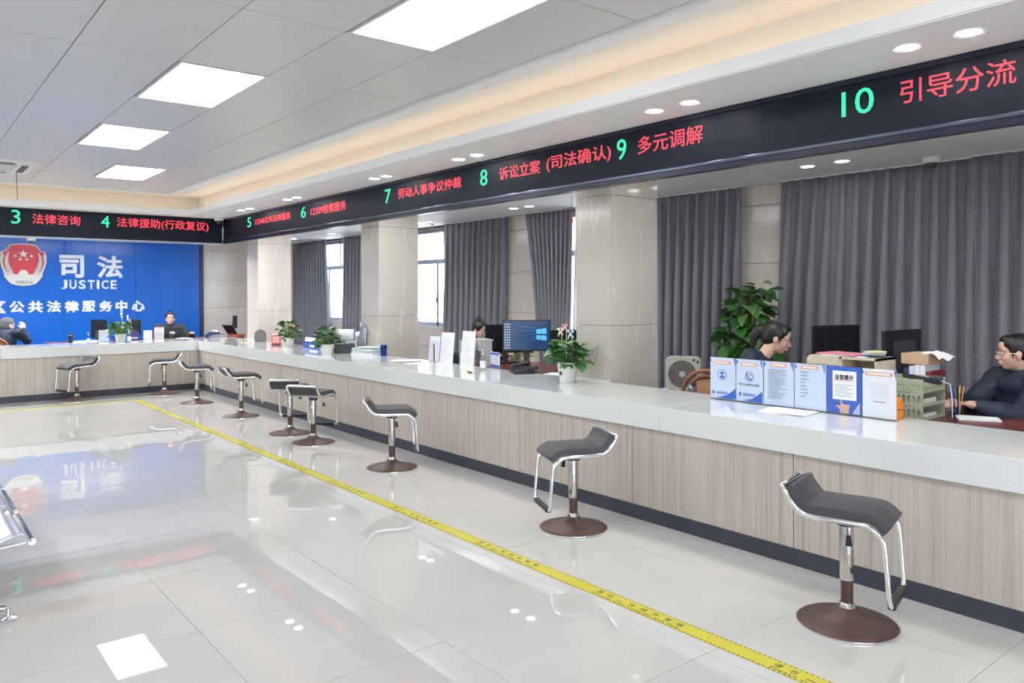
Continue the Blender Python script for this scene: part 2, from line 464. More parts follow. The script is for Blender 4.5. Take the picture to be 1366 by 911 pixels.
for (a, b_) in ((XL + .3, -2.6), (-2.3, .9), (1.2, 2.7), ):
    window('window_%d' % k, 'x', a, b_, .02, 2.6, YF - .1, [(a + b_) / 2], [(a + b_) / 2], 2.15, 1); k += 1
# right (window) wall: piers with marble slabs, sill wall
ZT = [0, .65, 1.25, 1.83, 2.43, ZO]
def slabs(parent, axis, a0, a1, pos, z0, z1, m, sgn=-1, th=.02, split=None, gap=.0025):
    """marble slabs covering a wall face; axis 'y': plane X=pos running along Y"""
    zs = [z for z in ZT if z0 < z < z1]; zs = [z0] + zs + [z1]
    cuts = [a0] + list(split or []) + [a1]
    for p, q in zip(cuts[:-1], cuts[1:]):
        for za, zb in zip(zs[:-1], zs[1:]):
            lo, hi = (pos + sgn * th, pos) if sgn < 0 else (pos, pos + th)
            if axis == 'y': B = MB().box((lo, p + gap, za + gap), (hi, q - gap, zb - gap))
            else: B = MB().box((p + gap, lo, za + gap), (q - gap, hi, zb - gap))
            B.build('marble_slab', m, parent, bevel=.0015)
piers = [(-5, .6), (4.28, 4.94), (8.20, 9.02), (12.25, 13.0), (16.30, 16.5)]
wr = MB()
for p, q in piers: wr.box((XW - .02, p, 0), (XW + .3, q, ZO))
bays = [(.6, 4.28), (4.94, 8.20), (9.02, 12.25), (13.0, 16.30)]
for p, q in bays:
    wr.box((XW - .02, p, 0), (XW + .3, q, .955)); wr.box((XW - .02, p, 2.60), (XW + .3, q, ZO))
wr = struct(wr.build('wall_right', M_groutd))
for p, q in piers[1:4]: slabs(wr, 'y', p, q, XW - .02, 0, ZO, M_marble)
for p, q in bays: slabs(wr, 'y', p, q, XW - .02, 0, .955, M_marble, split=[(p + q) / 2])
slabs(wr, 'y', -5, .6, XW - .02, 0, ZO, M_marble, split=[-3.1, -1.9, -.7])
ws = MB()
for p, q in bays: ws.box((XW - .02, p, .955), (XW + .3, q, .985))
struct(ws.build('trim_8', M_counter))
# reveals of the window openings are the pier sides
for (p, q), lo, up in zip(bays, ([1.8, 3.1], [6.0, 7.2], [10.93, 11.7], [13.7, 15.0]), ([2.2, 3.4], [5.6, 6.9], [10.70, 11.9], [13.6, 14.49, 15.4])):
    window('window_%d' % k, 'y', p, q, .985, 2.60, XW + .15, lo, up, 2.06, -1); k += 1
# far wall
wb = struct(box('wall_back', (XL, YB, 0), (XW + .3, YB + .2, ZC), M_groutd))
slabs(wb, 'x', 5.12, XW - .02, YB, 0, ZO, M_marble, split=[6.32])
# ground outside
struct(box('ground_outside', (-30, -40, -.4), (60, 60, -.2), mat('pale_concrete', (.5, .5, .48), .9)))

# pale housing block seen through the glass
M_pale = mat('pale_render', (.80, .80, .78), .8)
M_palew = mat('pale_pane', (.45, .5, .55), .3)
def block(x, y, w, d, h, label):
    t = thing('building', label, 'building', (x, y, -.2))
    MB().box((0, 0, 0), (w, d, h)).build('wall', M_pale, t)
    MB().box((-.2, -.2, h), (w + .2, d + .2, h + .3)).build('roof', M_pale, t)
    j = 1.5
    while j < d - 1.5:
        z = 1.2
        while z < h - 1.5:
            MB().box((-.05, j, z), (.02, j + 1.2, z + 1.4)).build('window', M_palew, t); z += 3
        j += 2.6
#block(16, 12, 8, 20, 9, 'pale blurred building beyond the office window beside the middle column')
#block(15, 34, 8, 12, 12, 'pale tall building beyond the far window near the corner')

# ================================================================== COLUMNS
def column(x0, x1, y0, y1, label, m):
    cx, cy = (x0 + x1) / 2, (y0 + y1) / 2
    t = thing('marble_column', label, 'column', (cx, cy, 0), group=None)
    hx, hy = (x1 - x0) / 2, (y1 - y0) / 2
    MB().box((-hx + .02, -hy + .02, 0), (hx - .02, hy - .02, ZO)).build('core', M_groutd, t)
    zs = [0, .65, 1.252, 2.355, ZO]
    for za, zb in zip(zs[:-1], zs[1:]):
        g = .002
        for (a, b_) in (((-hx, -hy), (-hx + .02, hy)), ((hx - .02, -hy), (hx, hy)), ((-hx + .02, -hy), (hx - .02, -hy + .02)), ((-hx + .02, hy - .02), (hx - .02, hy))):
            MB().box((a[0], a[1], za + g), (b_[0], b_[1], zb - g)).build('marble_slab', m, t)
    MB().box((-hx - .012, -hy, .78), (-hx, hy, .795)).build('seal_strip', M_counter, t)
    return t
column(4.735, 5.335, 4.555, 4.965, 'nearest grey-beige marble column, behind the large potted plant', M_grey_marble)
column(4.735, 5.300, 8.47, 8.93, 'middle beige marble column, behind the pile of books', M_grey_marble)
column(4.735, 5.300, 12.45, 12.93, 'farthest narrow marble column, near the corner by the red sign', M_marble)

# ================================================================== COUNTERS
t = thing('service_counter', 'long white-topped reception counter with grey oak veneer front running along the right side', 'counter', (0, 0, 0))
CF = 3.965
segs = [-3.4, -.4, 3.359, 6.9, 10.2, 13.0]
for p, q in zip(segs[:-1], segs[1:]):
    b = MB()
    b.box((3.945, p + .001, .625), (4.735, q - .001, .78) ) if q < 13 else b.box((3.945, p + .001, .625), (4.735, 13.69, .78))
    b.build('worktop', M_counter, t, bevel=.003)
MB().box((CF + .02, -3.4, .09), (4.70, 12.98, .624)).build('carcass', M_groutd, t)
ys = [2.405 + 1.208 * i for i in range(-5, 9)] + [12.997]
for p, q in zip(ys[:-1], ys[1:]):
    MB().box((CF, p + .003, .095), (CF + .02, q - .003, .625)).build('front_panel', M_panel, t, bevel=.001)
MB().box((CF - .004, -3.4, 0), (4.68, 13.02, .095)).build('plinth', M_plinth, t)
t = thing('service_counter', 'white-topped reception counter with grey oak veneer front below the blue wall', 'counter', (0, 0, 0))
segs = [-4.5, -1.6, 1.27, 3.944]
for p, q in zip(segs[:-1], segs[1:]):
    MB().box((p + .001, 12.98, .625), (q - .001, 13.7, .78)).build('worktop', M_counter, t, bevel=.003)
MB().box((-4.5, 13.02, .09), (3.94, 13.6, .624)).build('carcass', M_groutd, t)
xs = [3.960] + [3.467 - 1.23 * i for i in range(0, 7)]
for q, p in zip(xs[:-1], xs[1:]):
    MB().box((p + .003, 13.0, .095), (q - .003, 13.02, .625)).build('front_panel', M_panel, t, bevel=.001)
MB().box((-4.5, 12.996, 0), (3.955, 13.5, .095)).build('plinth', M_plinth, t)

# ================================================================== LED SIGNS
LX, LY = 4.38, 13.05
t = thing('led_sign', 'long black electronic sign numbered 5 to 10 in green, over the right counter', 'sign')
MB().box((LX + .015, YF + .1, 2.366), (4.445, LY + .015, 2.772)).build('housing', M_led, t)
sg = [YF + .1, -1.0, 2.86, 5.2, 7.9, 10.6, LY]
for p, q in zip(sg[:-1], sg[1:]):
    MB().box((LX, p + .001, 2.424), (LX + .016, q - .001, 2.735)).build('screen', M_screen, t)
    MB().box((LX - .008, p + .001, 2.737), (LX + .016, q - .001, 2.7715)).build('top_rail', M_led, t, bevel=.003)
MB().box((LX - .012, YF + .1, 2.400), (LX + .016, LY, 2.422)).build('bottom_rail', M_rail, t, bevel=.004)
MB().box((LX - .006, YF + .1, 2.362), (LX + .06, LY, 2.399)).build('base_rail', M_led, t)
U, VZ = (0, -1, 0), (0, 0, 1)
for body, a, b_, z0, z1, m in (('5', 11.94, 11.79, 2.56, 2.71, M_green), ('12348公共法律服务', 11.62, 10.30, 2.572, 2.672, M_red),
        ('6', 9.95, 9.80, 2.552, 2.70, M_green), ('12309检察服务', 9.64, 8.64, 2.556, 2.672, M_red),
        ('7', 7.69, 7.565, 2.54, 2.695, M_green), ('劳动人事争议仲裁', 7.405, 6.209, 2.565, 2.672, M_red),
        ('8', 5.895, 5.785, 2.54, 2.69, M_green), ('诉讼立案', 5.603, 5.035, 2.560, 2.676, M_red), ('(司法确认)', 4.95, 4.20, 2.552, 2.688, M_red),
        ('9', 4.135, 4.04, 2.545, 2.702, M_green), ('多元调解', 3.921, 3.333, 2.562, 2.688, M_red),
        ('10', 2.335, 2.145, 2.555, 2.702, M_green), ('引导分流', 1.996, 1.43, 2.567, 2.695, M_red)):
    text('red_lettering' if m is M_red else 'green_number', body, (LX - .001, a, z0), U, VZ, a - b_, z1 - z0, m, t, ext=.001, bold=0)
t = thing('led_sign', 'black electronic sign with counters 3 and 4 in green and red, above the blue wall', 'sign')
MB().box((XL + .05, LY + .015, 2.372), (LX - .014, LY + .36, 2.772)).build('housing', M_led, t)
for p, q in ((XL + .05, -1.2), (-1.2, 1.4), (1.4, LX - .013)):
    MB().box((p + .001, LY, 2.385), (q - .001, LY + .016, 2.771)).build('screen', M_screen, t)
MB().box((XL + .05, LY - .006, 2.358), (LX - .014, LY + .36, 2.371)).build('light_trim', M_alu, t)
for body, a, b_, z0, z1, m in (('3', 1.405, 1.514, 2.545, 2.74, M_green), ('法律咨询', 1.661, 2.274, 2.555, 2.70, M_red),
        ('4', 2.555, 2.669, 2.548, 2.725, M_green), ('法律援助(行政复议)', 2.772, 4.14, 2.545, 2.712, M_red)):
    text('red_lettering' if m is M_red else 'green_number', body, (a, LY - .001, z0), (1, 0, 0), VZ, b_ - a, z1 - z0, m, t, ext=.001)

# ================================================================== BLUE WALL
t = thing('blue_wall_cladding', 'glossy royal blue panelled feature wall with dark edge frame', 'wall panel', (0, 0, 0))
xs = [5.04, 3.83, 2.60, 1.37, .14, -1.09, -2.32, -3.55, -4.58]
for q, p in zip(xs[:-1], xs[1:]):
    MB().box((p + .003, YB - .045, 0.0), (q - .003, YB - .006, ZO)).build('blue_panel', M_blue, t, bevel=.001)
MB().box((5.043, YB - .06, 0), (5.115, YB - .004, ZO)).build('edge_frame', mat('navy_frame', (.02, .03, .08), .2), t)
YL = YB - .05
def wall_text(name, label, body, x0, x1, z0, z1, bold):
    o = text(name, body, (x0, YL, z0), (1, 0, 0), VZ, x1 - x0, z1 - z0, M_letter, None, bold=bold, ext=.012)
    return o
t = thing('wall_lettering', 'large raised white characters and JUSTICE beside the emblem on the blue wall', 'lettering')
for ch, a, b_, z0, z1 in (('司', 2.52, 2.93, 1.845, 2.272), ('法', 3.14, 3.60, 1.842, 2.272)):
    text('character', ch, (a, YL, z0), (1, 0, 0), VZ, b_ - a, z1 - z0, M_letter, t, bold=.035, ext=.012)
x = 2.55
for ch, w in zip('JUSTICE', (.10, .118, .118, .118, .045, .125, .105)):
    text('letter', ch, (x, YL, 1.635), (1, 0, 0), VZ, w, .17, M_letter, t, bold=.03, ext=.01); x += w + .0345
t = thing('wall_lettering', 'lower row of smaller raised white characters on the blue wall', 'lettering')
for i, ch in enumerate('区公共法律服务中心'):
    x = 1.445 + .2885 * i
    text('character', ch, (x, YL, 1.205 - .001 * i), (1, 0, 0), VZ, .238 if ch != '中' else .21, .215, M_letter, t, bold=.045, ext=.01)
# emblem
EX, EZ = 1.95, 2.075
t = thing('emblem', 'red shield emblem with silver laurel, stars and ribbon on the blue wall', 'emblem', (EX, YL, EZ))
FR = Matrix(((1, 0, 0, 0), (0, 0, -1, 0), (0, 1, 0, 0), (0, 0, 0, 1)))     # (u,v,w)->(x,-w.. ,z)
M_silver = mat('silver_relief', (.62, .60, .56), .35, metal=.3, var=.12, vscale=20)
M_sred = mat('emblem_red', (.50, .015, .035), .3, var=.05)
def shield(k):
    h = [(0, .375), (.10, .372), (.20, .355), (.235, .30), (.28, .25), (.345, .225), (.35, .10), (.335, -.05), (.29, -.19), (.17, -.30), (0, -.345)]
    return [(x * k, z * k) for x, z in h] + [(-x * k, z * k) for x, z in reversed(h[1:-1])]
def cw(p): return list(reversed(p))
MB().prism(cw(shield(1)), .03, FR @ Matrix.Translation((0, 0, .0))).build('shield_border', M_silver, t)
MB().prism(cw(shield(.955)), .036, FR).build('shield_field', M_sred, t)
def star(r, cx, cz, rot=0):
    return [((r if i % 2 == 0 else r * .4) * sin(pi * i / 5 + rot) + cx, (r if i % 2 == 0 else r * .4) * cos(pi * i / 5 + rot) + cz) for i in range(10)]
for (cx, cz, r_) in ((0, .19, .075), (-.125, .155, .032), (.125, .155, .032), (-.05, .095, .032), (.05, .095, .032)):
    MB().prism(star(r_, cx, cz), .05, FR).build('star', M_silver, t)
for s_ in (-1, 1):
    for i in range(9):
        a = i / 8
        cx = s_ * (.225 + .075 * sin(a * 2.2)); cz = -.17 + .34 * a
        for side, off in ((1, .035), (-1, -.03)):
            q = V((0, 0, 1)); ang = s_ * (.25 if side * s_ > 0 else -.45)
            M_ = Matrix.Rotation(ang, 3, 'Y')
            MB().ell((cx + off * 1.15, -.045, cz), (.019, .016, .060), M_, 8, 6).build('laurel_leaf', M_silver, t, smooth=True)
b = MB(); gear = []
for i in range(24):
    a = pi * i / 12; r_ = .085 if i % 2 else .07; gear.append((r_ * sin(a), r_ * cos(a) - .17))
MB().prism(gear, .05, FR).build('gear', M_silver, t)
rb = [(-.30, -.20), (-.26, -.14), (-.12, -.175), (0, -.185), (.12, -.175), (.26, -.14), (.30, -.20), (.24, -.29), (.19, -.345), (.10, -.375), (0, -.385), (-.10, -.375), (-.19, -.345), (-.24, -.29)]
MB().prism(cw(rb), .055, FR).build('ribbon', M_silver, t)
text('emblem_lettering', '中国司法', (-.12, -.058, -.345), (1, 0, 0), VZ, .26, .055, M_ink, t, ext=.002)

# ================================================================== CEILING FIXTURES
M_dglow = mat('downlight_glow', (1, 1, 1), .4, emis=(1, .98, .95), es=DOWN_E)
def downlight(x, y, z, label, group, r=.052):
    t = thing('downlight', label, 'light', (x, y, z), group=group)
    n = 24
    vs = []; fs = []
    b = MB().lathe([(r, -.001), (r + .018, -.006), (r + .022, 0), (r, .0)], 24); b.f = [f for f in b.f if len(f) == 4]
    b.build('trim_ring', M_wplastic, t, smooth=True)
    MB().lathe([(r, -.002), (r * .98, 0)], 24).build('lamp', M_dglow, t)
    return t
names = ['nearest pair at the top right corner', 'second nearest pair, over the sign before the nearest column', 'third nearest pair along the soffit',
         'fourth nearest pair along the soffit', 'second farthest pair along the soffit', 'farthest pair by the corner camera']
for (xa, ya), (xb, yb), nm in zip(((4.05, 1.52), (4.10, 3.22), (4.15, 5.635), (4.14, 7.23), (4.14, 9.54), (4.14, 11.2)), ((4.05, 1.81), (4.10, 3.52), (4.14, 5.91), (4.12, 7.46), (4.13, 9.80), (4.12, 11.49)), names):
    downlight(xa, ya, 2.772, 'white downlight, right one of the ' + nm, 'soffit downlights')
    downlight(xb, yb, 2.772, 'white downlight, left one of the ' + nm, 'soffit downlights')
for (x, y, lb) in ((6.33, 3.374, 'right one of the pair above the large curtains'), (6.35, 3.703, 'left one of the pair above the large curtains'),
                (6.413, 7.587, 'right one of the pair above the seated woman with a bun'), (6.422, 7.911, 'left one of the pair above the seated woman with a bun'),
                (6.62, 10.247, 'right one of the pair beside the dome camera by the bright window'), (6.59, 10.433, 'left one of the pair beside the dome camera by the bright window'),
                (6.45, 13.3, 'the one between the two left columns')):
    downlight(x, y, ZO, 'round office downlight, ' + lb, 'office downlights')
M_oglow = mat('added_office_light', (.9, .9, .9), .4, emis=(1, .98, .95), es=OFFICE_E)  # for unseen lamps added to brighten the office side
M_oglow2 = mat('added_back_office_light', (.9, .9, .9), .4, emis=(.95, .98, 1), es=OFFICE_E * 2.4)  # stronger, for unseen lamps added to brighten the blue wall and letters
for i, (x, y, rz) in enumerate(((4.59, 1.2, 90), (4.59, 3.2, 90), (4.59, 5.8, 90), (4.59, 7.5, 90), (4.59, 9.9, 90), (4.59, 11.4, 90), (3.7, 13.93, 0), (2.3, 13.93, 0), (.9, 13.93, 0), (-.6, 13.93, 0))):
    t = thing('ceiling_light', 'unseen slim light added to brighten the staff side, hidden behind the electronic sign', 'light', (x, y, ZO - .075), R(rz), group='lights added over the staff side')
    for hx in (-.45, .45): MB().box((hx - .01, -.01, 0), (hx + .01, .01, .07)).build('hanger', M_frame, t)
    w = .055 if rz else .08
    MB().box((-.6, -w - .008, -.012), (.6, -w, 0)).box((-.6, w, -.012), (.6, w + .008, 0)).box((-.6, -w, -.012), (-.59, w, 0)).box((.59, -w, -.012), (.6, w, 0)).build('frame', M_frame, t)
    MB().box((-.59, -w, -.009), (.59, w, -.001)).build('diffuser', M_oglow2 if rz == 0 else M_oglow, t)
# more office lamps in the bays that the columns hide
for y in (14.9, 0.4): downlight(6.4, y, ZO, 'round office downlight hidden from the photographed view', 'hidden office downlights')
def dome(x, y, z, label, r=.055):
    t = thing('dome_camera', label, 'security camera', (x, y, z))
    MB().lathe([(r, -.045), (r * 1.06, -.03), (r * 1.06, 0), (r * .9, 0)], 20).build('housing', M_wplastic, t, smooth=True)
    MB().ell((0, 0, -.045), (r * .78, r * .78, r * .75), None, 16, 8).build('dome', M_dark, t, smooth=True)
dome(4.25, 12.86, 2.772, 'white dome camera in the corner where the two electronic signs meet', .07)
dome(1.66, 13.15, 2.358, 'white dome camera under the sign above the red shield emblem')
dome(6.76, 2.83, ZO, 'white dome camera at the top of the large grey curtains', .065)
dome(6.75, 10.42, ZO, 'white dome camera above the bright office window', .055)
# AC cassette
t = thing('air_vent', 'white ceiling air conditioner cassette with a thread hanging from it', 'air conditioner', (.89, 11.11, ZC))
MB().box((-.53, -.53, -.02), (.53, .53, .02)).build('cover', M_wplastic, t, bevel=.02)
MB().box((-.33, -.33, -.026), (.33, .33, -.019)).build('grille', mat('grille_grey', (.35, .35, .35), .5), t)
for i in range(9): MB().obox((0, -.29 + .0725 * i, -.03), (.64, .012, .012)).build('slat', M_wplastic, t)
for s_ in (-1, 1):
    MB().obox((s_ * .42, 0, -.022), (.07, .6, .008)).build('louvre', M_dark, t)
    MB().obox((0, s_ * .42, -.022), (.6, .07, .008)).build('louvre', M_dark, t)
MB().tube([(.40, .35, -.02), (.405, .35, -.15), (.41, .35, -.36)], .004, 6).build('thread', mat('red_thread', (.25, .08, .07), .8), t)
t = thing('lantern_thread', 'thin red thread hanging from the office ceiling beside the nearest column', 'thread', (6.0, 6.36, ZO))
MB().tube([(0, 0, 0), (.003, 0, -.15), (0, 0, -.27)], .003, 6).build('thread', mat('red_cord', (.5, .03, .03), .7), t)
MB().lathe([(.002, -.36), (.012, -.33), (.014, -.28), (.002, -.26)], 10).build('tassel', mat('red_cord', (.5, .03, .03), .7), t)

# ================================================================== CURTAINS
def curtain(yt0, yt1, yb0, yb1, label, x=6.98, folds=None, amp=.045, z0=.03, z1=ZO - .012, seed=0, m=None):
    """yt = Y range at the top, yb at the bottom"""
    rg = random.Random(seed); n = folds or max(3, int(abs(yt1 - yt0) / .135)); nu = n * 10; nv = 22
    ph = [rg.uniform(-.25, .25) for _ in range(n + 2)]; am = [rg.uniform(.7, 1.2) for _ in range(n + 2)]
    cy = (yt0 + yt1) / 2
    def fn(u, v):
        y = (yt0 + (yt1 - yt0) * u) * v + (yb0 + (yb1 - yb0) * u) * (1 - v)
        i = min(int(u * n), n); f = u * n
        k = am[i] * (1 - (f - i)) + am[min(i + 1, n)] * (f - i)
        w = sin(2 * pi * (f + .35 * sin(3.1 * v + ph[i]) * (1 - v))) 
        w = math.copysign(abs(w) ** .8, w)
        pinch = 1 - .55 * max(0, (v - .93) / .07)
        dx = amp * k * w * pinch * (1 + .3 * (1 - v)) + .012 * noise.noise(V((y * 3, v * 2, seed)))
        dy = .014 * cos(2 * pi * f * 2)
        return (x - cy * 0 + dx, y + dy - (0), z0 + (z1 - z0) * v)
    b = MB().grid(fn, nu, nv)
    t = thing('curtain', label, 'curtain', (x, cy, 0))
    b.v = [(p[0] - x, p[1] - cy, p[2]) for p in b.v]
    o = b.build('fabric', m or M_curtain, t, solid=.003)
    for p in o.data.polygons: p.use_smooth = True
    o.modifiers.remove(o.modifiers['n']) if 'n' in o.modifiers else None
    lo, hi = min(yt0, yt1), max(yt0, yt1)
    MB().box((-.02, lo - cy, ZO - .012), (.02, hi - cy, ZO - .001)).build('curtain_track', M_wplastic, t)
    return t
curtain(4.34, 2.56, 4.50, 2.56, 'wide grey curtain behind the smiling woman and the two dark monitors', seed=1, folds=13)
curtain(2.57, .45, 2.57, .45, 'grey curtain at the right edge behind the woman in the navy coat', seed=2, folds=15, x=6.92)
curtain(6.25, 4.80, 6.25, 4.86, 'grey curtain right of the nearest column, behind the white fan', seed=3, folds=11)
curtain(8.32, 7.36, 7.95, 7.52, 'grey curtain behind the blue monitor screen, gathered towards its bottom', seed=4, folds=10, amp=.035)
curtain(10.38, 8.76, 10.42, 8.86, 'wide grey curtain behind the woman with a bun', seed=5, folds=11)
curtain(13.88, 12.8, 13.94, 12.85, 'grey curtain just left of the middle column', seed=6, folds=8)
curtain(16.20, 14.62, 16.16, 14.46, 'farthest grey curtain, left of the bright narrow window', seed=7, folds=12)
curtain(7.36, 7.16, 7.48, 7.1, 'narrow strip of white sheer curtain left of the nearest column', seed=8, folds=4, amp=.015, x=7.02, m=M_sheer)

# ================================================================== FLOOR TAPE
t = thing('floor_tape', 'yellow one-metre waiting line tape with black lettering running along the counter', 'floor tape')
TX0, TX1 = 2.79, 2.885
MB().box((TX0, -3, 0.0006), (TX1, 12.21, .0016)).build('tape', M_tape, t)
MB().box((.2 - 4.5, 12.13, 0.0006), (TX0 - .0005, 12.21, .0016)).build('tape', M_tape, t)
hz = MB(); y = -3
while y < 12.1:
    if y < 6:
        for xx in (TX0 + .002, TX1 - .008): hz.add([(xx, y, .0019), (xx + .006, y + .006, .0019), (xx + .006, y + .018, .0019), (xx, y + .012, .0019)], [(0, 1, 2, 3)])
        y += .024
    else:
        for xx in (TX0 + .002, TX1 - .007): hz.box((xx, y, .0016), (xx + .005, y + .45, .0019))
        y += .5
o = hz.build('hatched_border', M_ink, t); o['kind'] = 'stuff'
for i in range(-3, 9):
    y0 = 2.832 + 1.02 * i
    if y0 > 11.8: break
    for j, ch in enumerate('请在一米线外等候'):
        yy = y0 - j * .0735
        text('tape_character', ch, (TX0 + .038, yy, .0016), (0, -1, 0), (1, 0, 0), .036, .034 if ch != '一' else .006, M_ink, t, ext=.0002, bold=.01)
    text('tape_lettering', 'Please wait outside the line', (TX0 + .014, y0, .0016), (0, -1, 0), (1, 0, 0), .55, .016, M_ink, t, ext=.0002)

# ================================================================== STOOLS
def arc(pts, n=5):
    """round the inner corners of a polyline"""
    P = [V(p) for p in pts]; out = [P[0]]
    for i in range(1, len(P) - 1):
        a, b_, c = P[i - 1], P[i], P[i + 1]
        d = min(.045, (a - b_).length * .45, (c - b_).length * .45)
        p = b_ + (a - b_).normalized() * d; q = b_ + (c - b_).normalized() * d
        for k in range(n + 1):
            s_ = k / n; out.append((1 - s_) ** 2 * p + 2 * s_ * (1 - s_) * b_ + s_ * s_ * q)
    out.append(P[-1]); return out
def make_stool():
    t = thing('bar_stool', '', 'stool')
    HW = .165; zs = .505
    # seat side profile (x, z)
    prof = [(-.235, zs + .105), (-.205, zs + .055), (-.155, zs + .006), (-.09, zs), (.06, zs), (.135, zs - .006), (.182, zs - .045)]
    P = [V((x, 0, z)) for x, z in prof]
    sm = []
    for i in range(len(P) - 1):
        p0 = P[max(i - 1, 0)]; p1 = P[i]; p2 = P[i + 1]; p3 = P[min(i + 2, len(P) - 1)]
        for k in range(6):
            s_ = k / 6
            sm.append(.5 * ((2 * p1) + (p2 - p0) * s_ + (2 * p0 - 5 * p1 + 4 * p2 - p3) * s_ ** 2 + (3 * p1 - p0 - 3 * p2 + p3) * s_ ** 3))
    sm.append(P[-1])
    N = len(sm); b = MB(); th = .048; cols = []
    W_ = HW - .006
    ysec = [-W_, -W_ + .008, -W_ * .5, 0, W_ * .5, W_ - .008, W_]
    for i, p in enumerate(sm):
        tg = (sm[min(i + 1, N - 1)] - sm[max(i - 1, 0)]).normalized(); nn = V((-tg.z, 0, tg.x))
        ring = [p + nn * (.004) + V((0, y, 0)) for y in ysec]
        tt = th * (.75 if i in (0, N - 1) else 1)
        crown = [.55, .85, 1.0, 1.04, 1.0, .85, .55]
        ring += [p + nn * (tt * c) + V((0, y, 0)) for y, c in zip(reversed(ysec), crown)]
        cols.append(ring)
    n = len(cols[0]); vs = [q for r_ in cols for q in r_]; fs = []
    for i in range(N - 1):
        for k_ in range(n): fs.append((i * n + k_, (i + 1) * n + k_, (i + 1) * n + (k_ + 1) % n, i * n + (k_ + 1) % n))
    fs.append(tuple(range(n))); fs.append(tuple(reversed([(N - 1) * n + k_ for k_ in range(n)])))
    b.add(vs, fs); b.build('seat', M_pad, t, smooth=True, bevel=.003)
    # chrome tube frame: closed loop down both sides
    side = [(x, z) for x, z in prof]
    zb = .165
    path = []
    L = [(-.242, zs + .112), (-.21, zs + .055), (-.16, zs), (-.09, zs - .006), (.06, zs - .006), (.13, zs - .010), (.19, zs - .06), (.196, zs - .12), (.212, zb)]
    left = [(x, -HW, z) for x, z in L]; right = [(x, HW, z) for x, z in reversed(L)]
    pts = left + right
    path = arc(pts + [pts[0]], 4)[:-1]
    MB().tube(path, .0135, 10, closed=True, flat=.85).build('tube_frame', M_chrome, t, smooth=True)
    f = MB().obox((.212, 0, zb), (.032, HW * 1.66, .030)); f.build('foot_grip', M_black, t, bevel=.006)
    MB().obox((.0, 0, zs - .012), (.17, HW * 2, .016)).build('seat_bracket', M_rustchrome, t)
    MB().lathe([(.046, zs - .06), (.046, zs - .02)], 16).build('swivel_box', M_dark, t, smooth=True)
    MB().lathe([(.030, .20), (.031, .205), (.031, zs - .03), (.028, zs - .02)], 20).build('pole', M_rustchrome, t, smooth=True)
    MB().lathe([(.027, .07), (.027, .20)], 20).build('inner_pole', M_rust, t, smooth=True)
    MB().lathe([(.046, .062), (.040, .075), (.033, .095), (.030, .10)], 20).build('collar', M_rustchrome, t, smooth=True)
    MB().lathe([(.218, .002), (.220, .008), (.215, .013), (.19, .020), (.14, .030), (.09, .042), (.055, .058), (.034, .085), (.02, .088)], 48).build('base', M_rust, t, smooth=True)
    MB().lathe([(.221, 0), (.2235, .004), (.2225, .009), (.216, .009)], 48).build('base_rim', M_chrome, t, smooth=True)
    lv = MB().tube([(.0, -.03, zs - .035), (.02, -.075, zs - .05), (.03, -.10, zs - .085)], .004, 6).build('lever', M_chrome, t, smooth=True)
    MB().tube([(.029, -.097, zs - .08), (.034, -.108, zs - .125)], [.009, .016], 8).build('lever_knob', M_black, lv, smooth=True)
    MB().obox((-.0312, 0, .38), (.002, .022, .03)).build('sticker', M_paper, t)
    return t
st = make_stool()
GR = 'bar stools along the counter'
for i, (x, y, a, zz, lb) in enumerate((
    (3.451, 1.823, -75, 1.03, 'charcoal chrome bar stool nearest the camera, rusty round base, at the right edge'),
    (3.489, 3.693, 156, 1.0, 'charcoal chrome bar stool, second from the right, its footrest pointing left'),
    (3.465, 5.977, -26, .985, 'charcoal chrome bar stool third from the right, standing alone with back lip to the left'),
    (3.427, 7.504, 37, .985, 'charcoal chrome bar stool, right and front one of the two overlapping stools'),
    (3.452, 8.151, 52, .99, 'charcoal chrome bar stool, left and rear one of the two overlapping stools'),
    (3.47, 9.693, -2, 1.0, 'charcoal chrome bar stool right of the corner, between the pair and the corner stools'),
    (3.41, 11.262, -10, .98, 'charcoal chrome bar stool at the corner, back lip touching that of its neighbour'),
    (3.336, 12.62, 163, 1.0, 'charcoal chrome bar stool at the corner seen edge-on against the back counter'),
    (2.16, 12.68, 200, .99, 'charcoal chrome bar stool farthest left, standing before the back counter'))):
    o = st if i == 0 else copy_tree(st)
    o.location = (x, y, 0); o.rotation_euler = (0, 0, R(a)); o.scale = (1, 1, zz)
    tag(o, lb, 'stool', GR)
    if a > 90 or a < -60:
        pass

